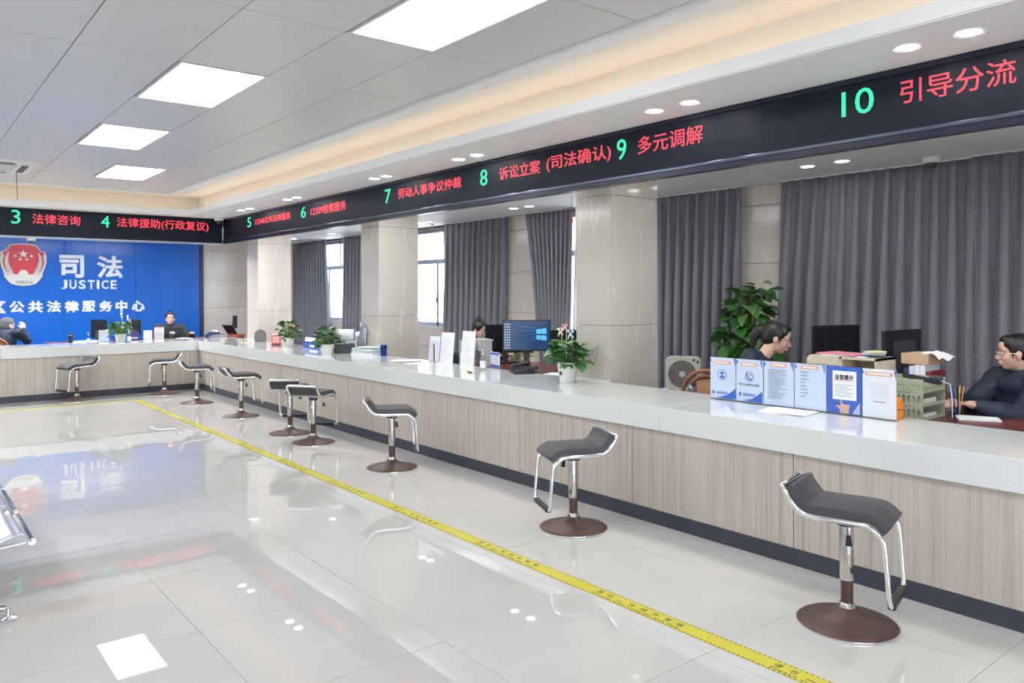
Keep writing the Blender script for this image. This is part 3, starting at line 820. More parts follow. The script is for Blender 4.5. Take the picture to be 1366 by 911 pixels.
# ================================================================== WAITING BENCH (left edge)
t = thing('waiting_bench', 'chrome perforated steel waiting bench cut by the left edge of the photo', 'bench', (.0, 5.1, 0))
M_steel = mat('perforated_steel', (.75, .77, .82), .28, metal=1, var=.1)
MB().box((.10, -.75, .33), (.16, 1.2, .39)).build('beam', M_rustchrome, t, bevel=.006)
for i in range(3):
    y0 = -.905 + .62 * i
    def fn(u, v, y0=y0):
        x = .525 - .52 * u
        z = .405 + .03 * cos(u * 3.0) * 1 - .05 * sin(pi * u) - (.06 * max(0, .08 - u) / .08)
        e = max(0, abs(v - .5) - .44) / .06
        return (x + .0, y0 + .56 * v, z + .012 * e)
    s_ = MB().grid(fn, 14, 12).build('seat_pan', M_steel, t, solid=.006)
    for p in s_.data.polygons: p.use_smooth = True
    MB().grid(lambda u, v, y0=y0: (.02 - .14 * u - .02 * sin(pi * u), y0 + .56 * v, .42 + .42 * u), 8, 4).build('back_pan', M_steel, t, solid=.006)
    MB().tube([(.53, y0 + .01, .385), (.535, y0 + .28, .378), (.53, y0 + .55, .385)], .016, 8).build('front_rail', M_chrome, t, smooth=True)
    MB().tube(arc([(.50, y0, .39), (.25, y0, .375), (.02, y0, .41), (-.12, y0, .84)], 4), .013, 8).build('side_rail', M_chrome, t, smooth=True)
    MB().lathe([(.04, 0), (.04, .02)], 16, (.33, y0 + .02, .36)).build('mount_disc', M_dark, t)
for y0 in (-.70, 1.1):
    lg = MB().tube([(.13, y0, .33), (.12, y0, .12), (.28, y0 - .03, .075), (.44, y0 - .06, .06)], [.03, .028, .022, .016], 10).tube([(.12, y0, .13), (-.05, y0, .09), (-.22, y0, .06)], [.026, .02, .016], 10).build('leg', M_rustchrome, t, smooth=True)
    MB().lathe([(.036, 0), (.036, .014), (.012, .02), (.010, .055)], 16, (.45, y0 - .065, 0)).build('foot', M_chrome, lg, smooth=True)
    MB().lathe([(.034, 0), (.034, .014), (.012, .02), (.010, .055)], 16, (-.22, y0, 0)).build('foot', M_chrome, lg, smooth=True)
#@@PART2
# ================================================================== DESKS
def desk(x0, y0, x1, y1, label, z=.75, rz=0):
    t = thing('desk', label, 'desk', ((x0 + x1) / 2, (y0 + y1) / 2, 0))
    hx, hy = (x1 - x0) / 2, (y1 - y0) / 2
    MB().box((-hx, -hy, z - .035), (hx, hy, z)).build('desktop', M_desk, t, bevel=.004)
    for sx in (-1, 1):
        for sy in (-1, 1): MB().box((sx * (hx - .06) - .02, sy * (hy - .06) - .02, 0), (sx * (hx - .06) + .02, sy * (hy - .06) + .02, z - .035)).build('leg', M_dark, t)
    return t
desk(4.75, .9, 5.42, 2.92, 'dark red desk behind the counter under the green file trays')
desk(5.44, 2.30, 6.40, 3.60, 'dark red desk under the two dark monitors by the large curtain')
desk(4.75, 5.20, 5.75, 7.08, 'dark red desk under the blue monitor screen')
desk(4.75, 9.35, 5.5, 11.72, 'dark red desk behind the counter between the two left columns')
desk(1.98, 13.71, 5.0, 14.38, 'dark red desk behind the back counter along the blue wall', .772)

# ================================================================== SMALL BUILDERS
def monitor(label, x, y, z0, heading, w, h, base_z, screen=None, front=True, group=None, bulge=False):
    """heading: direction the screen faces"""
    t = thing('monitor', label, 'monitor', (x, y, base_z), R(heading), group)
    zb = z0 - base_z
    MB().box((-.016, -w / 2, zb), (.010, w / 2, zb + h)).build('casing', M_black, t, bevel=.004)
    if bulge:
        MB().box((-.03, -w * .28, zb + .05), (-.015, w * .28, zb + h * .78)).build('back_cover', M_dark, t, bevel=.004)
    else:
        MB().box((-.035, -w * .3, zb + h * .15), (-.014, w * .3, zb + h * .7)).build('back_cover', M_black, t, bevel=.01)
    MB().box((.010, -w / 2 + .012, zb + .018), (.0115, w / 2 - .012, zb + h - .012)).build('screen', screen or mat('dead_screen', (.01, .012, .02), .12), t)
    MB().box((-.05, -.03, .01), (-.02, .03, zb + h * .4)).build('neck', M_dark, t, bevel=.004)
    MB().box((-.13, -.12, 0), (.07, .12, .012)).build('stand_base', M_black, t, bevel=.004)
    return t
def lines(t, m, x, y0, y1, zs, th=.0022, rg=None, name='print_line'):
    b = MB()
    for z in zs:
        e = y1 if rg is None else y0 + (y1 - y0) * rg.uniform(.45, 1)
        b.box((x - .0006, min(y0, e), z), (x, max(y0, e), z + th))
    o = b.build(name, m, t); o['kind'] = 'stuff'; return o
# ---- acrylic sign holders: local frame faces -x (text left is +y)
def holder(label, x, y, rz, w=.208, h=.298, face=None, group=None, z=.78, name='sign_holder', cat='sign', lean=0):
    t = thing(name, label, cat, (x, y, z), R(rz), group)
    MB().box((-.0045, -w / 2, .004), (.0045, w / 2, h)).build('acrylic_sleeve', M_acryl, t)
    MB().box((-.003, -w / 2 + .002, .008), (.003, w / 2 - .002, h - .004)).build('sheet', face or M_bluepaper, t)
    MB().box((-.03, -w / 2, 0), (.03, w / 2, .004)).build('foot', M_acryl, t)
    return t
XS = -.0052
def flat(t, name, m, poly, x=XS, th=.0006):
    # polygon given as (left->right u, z) in metres; u=0 centre ; local y = -u
    FRM = Matrix(((0, 0, -1, x), (-1, 0, 0, 0), (0, 1, 0, 0), (0, 0, 0, 1)))
    return MB().prism(poly, th, FRM).build(name, m, t)
def rect(u0, z0, u1, z1): return [(u0, z0), (u1, z0), (u1, z1), (u0, z1)]
def rrect(u0, z0, u1, z1, r=.006):
    out = []
    for cx, cz, a0 in ((u1 - r, z0 + r, -90), (u1 - r, z1 - r, 0), (u0 + r, z1 - r, 90), (u0 + r, z0 + r, 180)):
        for k in range(5): a = R(a0 + 22.5 * k); out.append((cx + r * cos(a), cz + r * sin(a)))
    return out
def circ(cu, cz, r, n=24, ry=None): return [(cu + r * cos(2 * pi * k / n), cz + (ry or r) * sin(2 * pi * k / n)) for k in range(n)]
def ringd(t, name, m, cu, cz, r, wd, x=XS):
    b = MB(); n = 28
    vs = []
    for k in range(n):
        a = 2 * pi * k / n
        for q in (r, r - wd): vs += [(x, -(cu + q * cos(a)), cz + q * sin(a)), (x - .0007, -(cu + q * cos(a)), cz + q * sin(a))]
    fs = []
    for k in range(n):
        j = (k + 1) % n; a, b_ = k * 4, j * 4
        fs += [(a + 1, a + 3, b_ + 3, b_ + 1), (a, a + 1, b_ + 1, b_), (a + 2, b_ + 2, b_ + 3, a + 3)]
    return b.add(vs, fs).build(name, m, t)
def ltext(t, name, body, u, z, w, h, m, x=XS, bold=0):
    return text(name, body, (x - .0002, -u, z), (0, -1, 0), VZ, w, h, m, t, ext=.0004, bold=bold)
GS = 'acrylic information signs on the right counter'
ysg = [3.404, 3.195, 2.975, 2.755, 2.530, 2.308, 2.100]
def header(t, w=.13, z=.25, u=.0, n=8):
    flat(t, 'orange_banner', M_orange, rrect(u - w / 2, z, u + w / 2, z + .022, .009))
    b = MB()
    for k in range(n):
        uu = u - w / 2 + .012 + (w - .024) * k / n
        b.box((XS - .0014, -(uu + (w - .024) / n * .78), z + .005), (XS - .0006, -uu, z + .017))
    o = b.build('banner_lettering', M_paper, t); o['kind'] = 'stuff'
def corners(t):
    flat(t, 'corner_mark', M_blueprint, [(-.102, .292), (-.102, .262), (-.088, .270)])
    flat(t, 'corner_mark', M_blueprint, [(.102, .292), (.088, .292), (.102, .235)])
def wave(t):
    flat(t, 'blue_wave', M_blueprint, [(-.02, .012), (.102, .012), (.102, .088), (.07, .062), (.03, .035)])
    flat(t, 'blue_wave', mat('mid_blue_print', (.18, .33, .75), .5), [(-.06, .012), (-.021, .012), (.028, .034), (0, .03)])
def spark(t, u, z):
    for k in range(5):
        a = 2 * pi * k / 5 + .3
        flat(t, 'spark_ray', M_blueprint, [(u + .004 * cos(a + 1.5), z + .004 * sin(a + 1.5)), (u + .022 * cos(a), z + .022 * sin(a)), (u + .004 * cos(a - 1.5), z + .004 * sin(a - 1.5))][::-1])
sx = 4.555
def sgn(i, lb, rz, face=None): return holder(lb, sx, (ysg[i] + ysg[i + 1]) / 2, rz, w=abs(ysg[i] - ysg[i + 1]) - .004, face=face, group=GS)
s1 = sgn(0, 'clear sign holder with a person icon in a blue circle, leftmost of the row', 3); header(s1); corners(s1); wave(s1)
ringd(s1, 'icon_ring', M_blueprint, -.005, .175, .036, .003)
flat(s1, 'icon_head', M_blueprint, circ(-.005, .186, .011, 16)); flat(s1, 'icon_hat', M_blueprint, rect(-.022, .190, .012, .194)); flat(s1, 'icon_body', M_blueprint, [(-.024, .152), (.014, .152), (.006, .170), (-.016, .170)])
spark(s1, -.075, .05); ltext(s1, 'sheet_lettering', 'INGHUA', -.045, .04, .085, .020, M_blueprint, bold=.02)
s2 = sgn(1, 'clear sign holder with a telephone icon and number, second from the left in the row', -2); header(s2); corners(s2); wave(s2)
ringd(s2, 'icon_ring', M_blueprint, .0, .180, .034, .003)
b = MB().tube([(XS - .001, .016, .200), (XS - .001, .018, .185), (XS - .001, .008, .170), (XS - .001, -.010, .160), (XS - .001, -.018, .164)], [.005, .0045, .004, .0045, .005], 8, flat=.2); b.build('icon_handset', M_blueprint, s2)
for r_ in (.008, .015): MB().tube([(XS - .0008, -.004 - r_ * cos(a), .186 + r_ * sin(a)) for a in [R(10 + 16 * k) for k in range(6)]], .0014, 5).build('icon_wave', M_blueprint, s2)
ltext(s2, 'sheet_lettering', '0574-88951058', -.085, .116, .165, .016, M_greyink, bold=.03)
spark(s2, -.075, .058); ltext(s2, 'sheet_lettering', 'INGHUA', -.048, .045, .095, .022, M_blueprint, bold=.02)
rg = random.Random(3)
s3 = sgn(2, 'clear sign holder with a sheet of dense small print, third from the left', 2, M_bluepaper); header(s3, .12, .262); corners(s3)
lines(s3, M_greyink, XS, .075, -.080, [.05 + .0095 * k for k in range(21)], .0028, rg)
s4 = sgn(3, 'clear sign holder with a sheet of short spaced text lines, fourth from the left', -1, M_bluepaper); header(s4, .12, .262); corners(s4)
lines(s4, M_greyink, XS, .065, .0, [.085 + .022 * k for k in range(8)], .005, rg)
s5 = sgn(4, 'royal blue sign with a white notice and a pointing hand', 2, M_blueprint)
M_royal = mat('royal_blue_print', (.035, .08, .42), .45, var=.05)
flat(s5, 'white_notice', M_paper, rect(-.07, .092, .078, .268), XS)
ltext(s5, 'notice_lettering', '法官提示', -.058, .212, .118, .034, M_ink, x=XS - .0006, bold=.04)
flat(s5, 'orange_underline', M_orange, rect(-.06, .205, .064, .209), XS - .0006)
lines(s5, M_greyink, XS - .0007, .055, -.065, [.112 + .0115 * k for k in range(7)], .0028, rg)
hand = flat(s5, 'pointing_hand', M_skin, [(-.022, .010), (.030, .010), (.036, .060), (.028, .068), (.014, .064), (-.004, .066), (-.018, .092), (-.024, .088), (-.018, .058), (-.045, .058), (-.05, .05), (-.04, .044), (-.028, .036)][::1], XS)
flat(s5, 'pale_shade', mat('pale_violet_print', (.45, .5, .75), .5), [(.05, .010), (.098, .010), (.098, .085)], XS)
s6 = sgn(5, 'clear sign holder with a plain white sheet, rightmost of the row', -1, M_paper); header(s6, .165, .255, n=12); corners(s6)
flat(s6, 'thin_border', mat('pale_grey_print', (.70, .72, .76), .6), rect(-.045, .115, .052, .215)); lines(s6, M_greyink, XS, .035, -.04, [.100], .005)
# loose papers on the counter in front of the signs
def papers(label, x, y, z, rz, n=3, w=.21, h=.297, m=None, spread=.3, name='paper', cat='papers', group=None):
    t = thing(name, label, cat, (x, y, z), R(rz), group); rg = random.Random(int(x * 100 + y * 31))
    for k in range(n):
        MB().obox((rg.uniform(-.01, .01) * spread * 3, rg.uniform(-.01, .01) * spread * 3, .0012 + k * .0022), (w, h, .0020), R(rg.uniform(-20, 20) * spread)).build('sheet', m or M_paper, t)
    return t
papers('loose white sheets lying on the counter before the sign holders', 4.39, 2.70, .78, 8, 4)

# ---- organizer, trays and files on the right desk
M_birch = wood('pale_birch', [(.3, (.58, .50, .36)), (.7, (.68, .60, .45))], (4, 40, 40), .5)
t = thing('desk_organizer', 'pale wooden desktop organizer with folders on top, behind the blue sign', 'organizer', (5.12, 2.675, .75))
for yy in (-.245, -.005, .233): MB().box((-.13, yy, 0), (.13, yy + .014, .345)).build('divider', M_birch, t)
MB().box((-.13, -.245, .330), (.13, .247, .345)).build('top_board', M_birch, t); MB().box((-.13, -.231, 0), (.13, .233, .012)).build('bottom_board', M_birch, t)
MB().box((.118, -.231, .012), (.13, .233, .33)).build('back_board', M_birch, t); MB().box((-.13, .01, .285), (-.12, .232, .33)).build('front_rail', M_birch, t)
MB().box((-.13, -.231, .20), (.118, -.005, .21)).build('shelf_board', M_birch, t)
for (lb, dx, dy, dz, rz, m, w, h, tk) in (('pale blue folder at the bottom of the pile on the wooden organizer', 0, .0, .0, 4, M_bluepaper, .22, .31, .008), ('pink folder on top of the wooden organizer', .0, .04, .0085, -8, mat('pink_folder', (.70, .22, .30), .5), .21, .30, .008),
        ('blue-grey file on the right end of the wooden organizer', .01, -.16, .0175, 24, mat('bluegrey_file', (.38, .45, .55), .5), .17, .14, .014), ('yellow striped booklet on the right end of the wooden organizer', -.03, -.19, .0325, -12, mat('yellow_booklet', (.75, .68, .35), .5), .10, .09, .012)):
    q = thing('folder', lb, 'folder', (5.12 + dx, 2.675 + dy, .75 + .3455 + dz), R(rz)); MB().box((-w / 2, -h / 2, 0), (w / 2, h / 2, tk)).build('cover', m, q, bevel=.002)
    MB().box((-w / 2 + .003, -h / 2 + .003, tk * .25), (w / 2 + .0008, h / 2 - .003, tk * .75)).build('pages', M_paper, q)
M_tray = mat('sage_green_plastic', (.38, .42, .30), .45, var=.04)
for k in range(3):
    t = thing('file_tray', ('sage green file tray, bottom one of the stack of three', 'sage green file tray, middle one of the stack of three', 'sage green file tray, top one, holding black devices')[k], 'file tray', (5.01, 2.255, .752 + .083 * k), R(0), 'stacked sage file trays')
    hx, hy = .155, .17
    MB().box((-hx, -hy, 0), (hx, hy, .004)).build('floor_plate', M_tray, t)
    b = MB()
    # perforated side wall facing the hall: strips around holes
    b.box((-hx, -hy, .004), (-hx + .004, hy, .020)); b.box((-hx, -hy, .066), (-hx + .004, hy, .078))
    b.box((-hx, -hy, .040), (-hx + .004, hy, .046))
    for j in range(12):
        y0 = -hy + j * .03; b.box((-hx, y0, .02), (-hx + .004, min(y0 + .018, hy), .066))
    b.box((-hx, -hy, .078), (-hx + .004, -hy + .06, .083)).box((-hx, hy - .06, .078), (-hx + .004, hy, .083))
    b.build('side_wall', M_tray, t)
    MB().box((hx - .004, -hy, .004), (hx, hy, .078)).build('side_wall', M_tray, t); MB().box((-hx + .004, hy - .004, .004), (hx - .004, hy, .07)).build('back_wall', M_tray, t)
    MB().box((-hx + .004, -hy, .004), (hx - .004, -hy + .003, .02)).build('front_lip', M_tray, t)
    if k < 2: MB().box((-.09, -.14, .005), (.10, .14, .03 + .01 * k)).build('stored_paper', M_paper, t)
t = thing('handheld_device', 'black handheld device with a white cable lying in the top file tray', 'device', (5.03, 2.17, .952), R(50))
MB().obox((0, 0, .035), (.10, .20, .03), 0, R(12)).build('body', M_black, t, bevel=.008); MB().obox((0, -.09, .03), (.07, .06, .05), 0).build('head', M_dark, t, bevel=.01)
MB().tube([(-.02, -.10, .03), (-.09, -.13, .01), (-.13, -.12, -.08), (-.13, -.12, -.19)], .003, 6).build('cable', M_wplastic, t)
t = thing('tape_dispenser', 'orange plastic box behind the rightmost sign holder', 'box', (4.655, 2.165, .78))
MB().lathe([(.048, 0), (.052, .01), (.054, .06), (.049, .10), (.036, .125), (.015, .133)], 24).build('shell', mat('orange_plastic', (.75, .22, .02), .35), t, smooth=True)
MB().lathe([(.0547, .055), (.0547, .061)], 24).build('seam', M_dark, t)
# upright files and cardboard box behind the trays
for k, (dy, m, hh) in enumerate(((0, M_paper, .30), (.035, M_bluepaper, .29), (.07, mat('navy_binder', (.05, .07, .15), .5), .27), (-.035, M_paper, .30), (-.07, mat('maroon_binder', (.25, .03, .04), .5), .26))):
    q = thing('binder', ('white binder standing, third from the left in the row behind the trays', 'pale blue binder standing in the row behind the trays', 'navy binder, leftmost in the row behind the trays', 'white binder second from the right behind the trays', 'maroon binder, rightmost in the row behind the trays')[k], 'binder', (5.345, 2.36 + dy - .07, .752), R(0))
    MB().box((-.10, -.016, 0), (.12, .016, hh)).build('cover', m, q, bevel=.002); MB().box((-.101, -.010, .05), (-.0995, .010, .14)).build('spine_label', M_wplastic, q)
t = thing('cardboard_box', 'kraft box with crumpled white paper lying on the upright binders', 'box', (5.345, 2.27, 1.055), R(-4))
MB().box((-.10, -.06, 0), (.12, .12, .07)).build('carton', mat('kraft', (.55, .38, .24), .7), t, bevel=.003)
b = MB().grid(lambda u, v: (-.10 + .22 * u, -.13 + .13 * v, .072 + .012 * sin(9 * u + 5 * v) - .10 * max(0, .4 - v) ** 1.2), 10, 8); b.build('crumpled_paper', M_paper, t, solid=.002)
t = thing('pen_cup', 'clear plastic pen cup behind the green trays', 'cup', (5.225, 2.035, .75))
MB().lathe([(.038, .001), (.040, .006), (.048, .15), (.045, .15), (.037, .008)], 20).build('cup', M_acryl, t, smooth=True)
for k in range(4): MB().tube([(.0 + .01 * cos(k * 2), .01 * sin(k * 2), .01), (.035 * cos(k * 1.7), .035 * sin(k * 1.7), .19)], .004, 6).build('pen', (mat('yellow_pen', (.8, .6, .1), .4), M_blueprint, M_ink, M_orange)[k], t)
papers('white paper pad under the hands of the woman in the navy coat', 5.18, 1.90, .75, 30, 5, .16, .22)

# monitors on the far desk
mA = monitor('black monitor back with a small shiny script mark, nearest the smiling woman', 5.93, 3.22, .93, 72, .47, .335, .75)
MB().tube([(-.0175 - .0008, .02, .32), (-.018, .0, .335), (-.018, -.02, .315), (-.018, .01, .30), (-.018, -.04, .33), (-.018, -.05, .305), (-.018, -.07, .335), (-.018, -.09, .31)], .0016, 5).build('script_mark', mat('pale_metal_print', (.55, .65, .75), .3), mA)
monitor('dark grey monitor back with a raised square panel, right of the black one', 5.62, 2.56, .90, 90, .56, .36, .75, bulge=True)
t = thing('keyboard', 'white mouse-like device on the far desk by the black monitor', 'mouse', (5.75, 3.05, .75)); MB().ell((0, 0, .016), (.055, .032, .018), None, 16, 8).build('shell', M_wplastic, t, smooth=True)
t.name = 'mouse'

# fan on cabinet
t = thing('low_cabinet', 'low white cabinet carrying the box fan by the curtain', 'cabinet', (6.36, 5.09, 0)); MB().box((-.2, -.28, .04), (.2, .28, .53)).build('body', M_wplastic, t, bevel=.004)
MB().box((-.204, -.27, .06), (-.2, -.005, .51)).build('door', M_wplastic, t); MB().box((-.204, .005, .06), (-.2, .27, .51)).build('door', M_wplastic, t); MB().box((-.18, -.26, 0), (.18, .26, .04)).build('plinth', M_dark, t)
M_cream = mat('cream_plastic', (.70, .69, .63), .4, var=.02)
t = thing('box_fan', 'cream square box fan with a round grey grille, by the nearest column', 'fan', (6.30, 5.04, .53), R(35)); t.scale = (.92, .92, .92)
FB = Matrix(((0, 0, -1, 0), (-1, 0, 0, 0), (0, 1, 0, 0), (0, 0, 0, 1)))
MB().prism(rrect(-.19, .02, .19, .385, .05), .13, Matrix.Translation((.065, 0, 0)) @ FB).build('housing', M_cream, t, bevel=.006)
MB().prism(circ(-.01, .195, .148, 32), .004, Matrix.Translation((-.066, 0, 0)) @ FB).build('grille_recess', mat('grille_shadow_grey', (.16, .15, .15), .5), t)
b = MB()
for r_ in [.02 * k + .03 for k in range(7)]: b.tube([(-.074, .01 + r_ * cos(2 * pi * k / 28), .195 + r_ * sin(2 * pi * k / 28)) for k in range(28)], .0022, 5, closed=True)
for k in range(16): a = 2 * pi * k / 16; b.tube([(-.073, .01 + .03 * cos(a), .195 + .03 * sin(a)), (-.073, .01 + .148 * cos(a + .35), .195 + .148 * sin(a + .35))], .0018, 5)
o = b.build('grille', mat('grille_mid_grey', (.40, .39, .38), .4), t); o['kind'] = 'stuff'
MB().prism(circ(-.01, .195, .033, 20), .012, Matrix.Translation((-.070, 0, 0)) @ FB).build('hub', M_cream, t)
MB().prism(circ(.115, .35, .014, 12), .012, Matrix.Translation((-.066, 0, 0)) @ FB).build('knob', M_dark, t); MB().prism(circ(.155, .33, .014, 12), .012, Matrix.Translation((-.066, 0, 0)) @ FB).build('knob', M_dark, t)
for s_ in (-1, 1): MB().box((-.05, s_ * .15 - .02, 0), (.05, s_ * .15 + .02, .025)).build('foot', M_dark, t)

# rattan chairs
def rattan_chair(label, x, y, heading, top=.89):
    t = thing('rattan_chair', label, 'chair', (x, y, 0), R(heading)); k = top
    MB().lathe([(.23, .40), (.245, .42), (.245, .45), (.22, .462)], 28).build('seat', M_cane, t, smooth=True)
    MB().tube([(.245 * cos(a), .245 * sin(a), .43) for a in [2 * pi * q / 28 for q in range(28)]], .018, 8, closed=True).build('seat_rim', M_rattan, t, smooth=True)
    for a in (45, 135, 225, 315): MB().tube([(.17 * cos(R(a)), .17 * sin(R(a)), .42), (.23 * cos(R(a)), .23 * sin(R(a)), 0)], .016, 8).build('leg', M_rattan, t, smooth=True)
    for off, rr in ((0, .017), (.045, .012)):
        P = []
        for q in range(17):
            a = pi * q / 16; P.append((-.20 - .06 * sin(a) + off * .15, (.24 - off) * cos(a), .44 + (k - .44 - off) * sin(a) ** .55))
        MB().tube(P, rr, 8).build('hoop', M_rattan, t, smooth=True)
    MB().grid(lambda u, v: (-.20 - .05 * sin(pi * v * .9), (.20 * (2 * u - 1)) * (1 - v ** 4 * .55), .45 + (k - .50) * v), 8, 10).build('cane_back', M_cane, t, solid=.008)
    return t
rattan_chair('red-brown rattan chair behind the leftmost sign holder, near the white fan', 5.53, 4.07, 20, .885)
rattan_chair('red-brown rattan chair cut by the left edge, under the older man', 1.42, 14.50, 62, .87)

# ================================================================== POTS AND PLANTS
def leaf_mesh(name, m, w=.5, cup=.12, lobes=.12):
    """unit-long heart leaf along +x, normal +z"""
    prof = [(0, 0), (.02, .10), (-.06, .24), (.02, .40), (.18, .48), (.40, .43), (.62, .30), (.82, .14), (1, 0)]
    b = MB(); vs = [(p[0], 0, -.18 * p[0] ** 2) for p in prof]; n = len(prof)
    L = [(p[0], p[1] * w * 2 * .5 * 2, -.18 * p[0] ** 2 + cup * p[1]) for p in prof]; Rr = [(p[0], -q[1], q[2]) for p, q in zip(prof, L)]
    b.v = vs + L + Rr
    for i in range(n - 1):
        b.f.append((i, i + 1, n + i + 1, n + i)); b.f.append((i + 1, i, 2 * n + i, 2 * n + i + 1))
    me = b.mesh(name); me.materials.append(m)
    for p in me.polygons: p.use_smooth = True
    return me
LEAFA = leaf_mesh('leaf', M_leaf); LEAFB = leaf_mesh('leaf', M_leaf2, .42)
def leaves(t, n, rad, z0, z1, size, seed, center=(0, 0), droop=.3, stuff=False, light=.25, squash=1.0, origin=None):
    rg = random.Random(seed); joined = MB(); st_ = MB()
    for k in range(n):
        a = rg.uniform(0, 2 * pi); v = rg.random() ** .8
        zc = z0 + (z1 - z0) * v
        rr = rad * (1 - .45 * v ** 2) * math.sqrt(rg.uniform(.12, 1))
        p = V((center[0] + rr * cos(a), center[1] + rr * sin(a) * squash, zc))
        s_ = size * rg.uniform(.7, 1.2)
        yaw = a + rg.uniform(-.7, .7); pitch = rg.uniform(-.2, .9) * droop * 2 - .5 * v
        M_ = Matrix.Translation(p) @ Matrix.Rotation(yaw, 4, 'Z') @ Matrix.Rotation(pitch, 4, 'Y') @ Matrix.Rotation(rg.uniform(-.6, .6), 4, 'X') @ Matrix.Scale(s_, 4)
        src = LEAFB if rg.random() < light else LEAFA
        if stuff: joined.add([M_ @ v_.co for v_ in src.vertices], [tuple(q.vertices) for q in src.polygons])
        else:
            o = bpy.data.objects.new('leaf', src); COL.objects.link(o); o.parent = t; o.matrix_local = M_
        o0 = V(origin or (center[0], center[1], z0 - .03)); q = p
        st_.tube([o0 + V((rg.uniform(-.01, .01), rg.uniform(-.01, .01), 0)), (o0 + q) / 2 + V((0, 0, .03)), q], .0022, 4)
    if stuff: o = joined.build('foliage', M_leaf, t, smooth=True); o['kind'] = 'stuff'
    o = st_.build('stem_cluster', M_stem, t); o['kind'] = 'stuff'
def pot(t, r0, r1, h, square=False):
    n = 4 if square else 28
    MB().lathe([(r0, 0), (r0 * 1.02, .004), (r1, h - .012), (r1 * 1.05, h - .01), (r1 * 1.05, h), (r1 * .93, h), (r1 * .9, h - .02)], n).build('pot', M_wplastic, t, smooth=not square)
    MB().lathe([(r1 * .9, h - .022), (.01, h - .018)], 20).build('soil', mat('soil', (.06, .04, .03), .9), t)
def pinwheel(t, x, y, z0, z1, col, col2, r=.05):
    MB().tube([(x, y, z0), (x, y, z1)], .003, 6).build('decoration_stick', mat('yellow_stick', (.7, .7, .25), .4), t)
    b = MB()
    for k in range(4):
        a = pi / 2 * k + .4; q = lambda rr, aa, dx: (x - .01 + dx, y + rr * cos(aa), z1 + rr * sin(aa))
        b.add([q(0, 0, 0), q(r, a, -.012), q(r * .8, a + .7, .004), q(r * .25, a + 1.0, -.01)], [(0, 1, 2, 3)])
    b.build('decoration_petals', mat(*col), t, solid=.002)
    MB().ell((x - .02, y, z1), (.006, .008, .008)).build('decoration_hub', mat(*col2), t)
C_pink = ('pink_film', (.80, .30, .33), .4); C_blue = ('pale_blue_film', (.45, .68, .78), .4); C_cream = ('cream_film', (.85, .82, .66), .4); C_w = ('white_film', (.85, .87, .88), .4)
t = thing('potted_plant', 'largest potted pothos in a white pot with pinwheels, beside the nearest column', 'plant', (4.50, 4.83, .78))
pot(t, .063, .088, .165); leaves(t, 110, .165, .14, .335, .082, 11, droop=.4)
for k in range(7):
    o = bpy.data.objects.new('leaf', LEAFA); COL.objects.link(o); o.parent = t; o.matrix_local = Matrix.Translation((.06 + .01 * k, -.16 - .018 * k, .22 + .014 * k)) @ Matrix.Rotation(-1 + k * .6, 4, 'Z') @ Matrix.Scale(.045, 4)
MB().tube([(.0, -.08, .18), (.08, -.19, .24), (.12, -.25, .30), (.11, -.23, .20), (.10, -.21, .13)], .002, 5).build('vine', M_stem, t)
pinwheel(t, -.01, .0, .16, .46, C_pink, C_w, .045); pinwheel(t, .0, .07, .16, .42, C_cream, C_w, .05); pinwheel(t, .0, -.055, .16, .405, C_blue, C_w, .055)
MB().prism(circ(.02, .075, .016, 14), .001, Matrix.Translation((-.079, .02, 0)) @ FB).build('pot_emblem', M_dark, t)
t = thing('potted_plant', 'potted green plant in a white pot between the book pile and the blue box', 'plant', (4.30, 9.02, .78)); pot(t, .062, .085, .12); leaves(t, 85, .155, .10, .32, .075, 12)
t = thing('potted_plant', 'potted green plant in a white pot beside the small red sign', 'plant', (4.45, 10.57, .78)); pot(t, .062, .085, .13); leaves(t, 90, .165, .11, .35, .075, 13)
MB().ell((.02, -.15, .30), (.02, .02, .02)).build('blossom', M_orange, t)
t = thing('potted_plant', 'potted green plant with pinwheels on the back counter before the blue wall', 'plant', (2.90, 13.44, .78)); pot(t, .06, .085, .13); leaves(t, 90, .17, .11, .31, .075, 14)
pinwheel(t, .03, 0, .16, .42, C_cream, C_w, .07); pinwheel(t, .12, 0, .16, .38, C_w, C_w, .06); pinwheel(t, .16, .02, .16, .33, C_pink, C_w, .05)
t = thing('potted_plant', 'tall bushy green plant standing behind the smiling woman', 'plant', (6.50, 4.42, 0))
MB().lathe([(.14, 0), (.18, .02), (.20, .32), (.19, .34), (.17, .32)], 28).build('pot', M_wplastic, t, smooth=True)
MB().tube([(0, 0, .3), (0, 0, 1.5)], .035, 8).build('moss_pole', mat('moss_brown', (.12, .08, .04), .9), t)
leaves(t, 215, .27, .75, 1.54, .14, 15, droop=.6, origin=(0, 0, .9), light=.3)
leaves(t, 12, .20, 1.46, 1.64, .12, 16, droop=.5, origin=(0, 0, 1.3), light=.8, center=(.03, -.14))
t = thing('potted_plant', 'small bright green plant peeking over the black monitor near the woman with a bun', 'plant', (6.15, 7.55, 0))
MB().lathe([(.12, 0), (.14, .02), (.15, .5), (.13, .5)], 20).build('stand_pot', M_wplastic, t, smooth=True)
leaves(t, 60, .2, .6, 1.18, .11, 17, stuff=True)

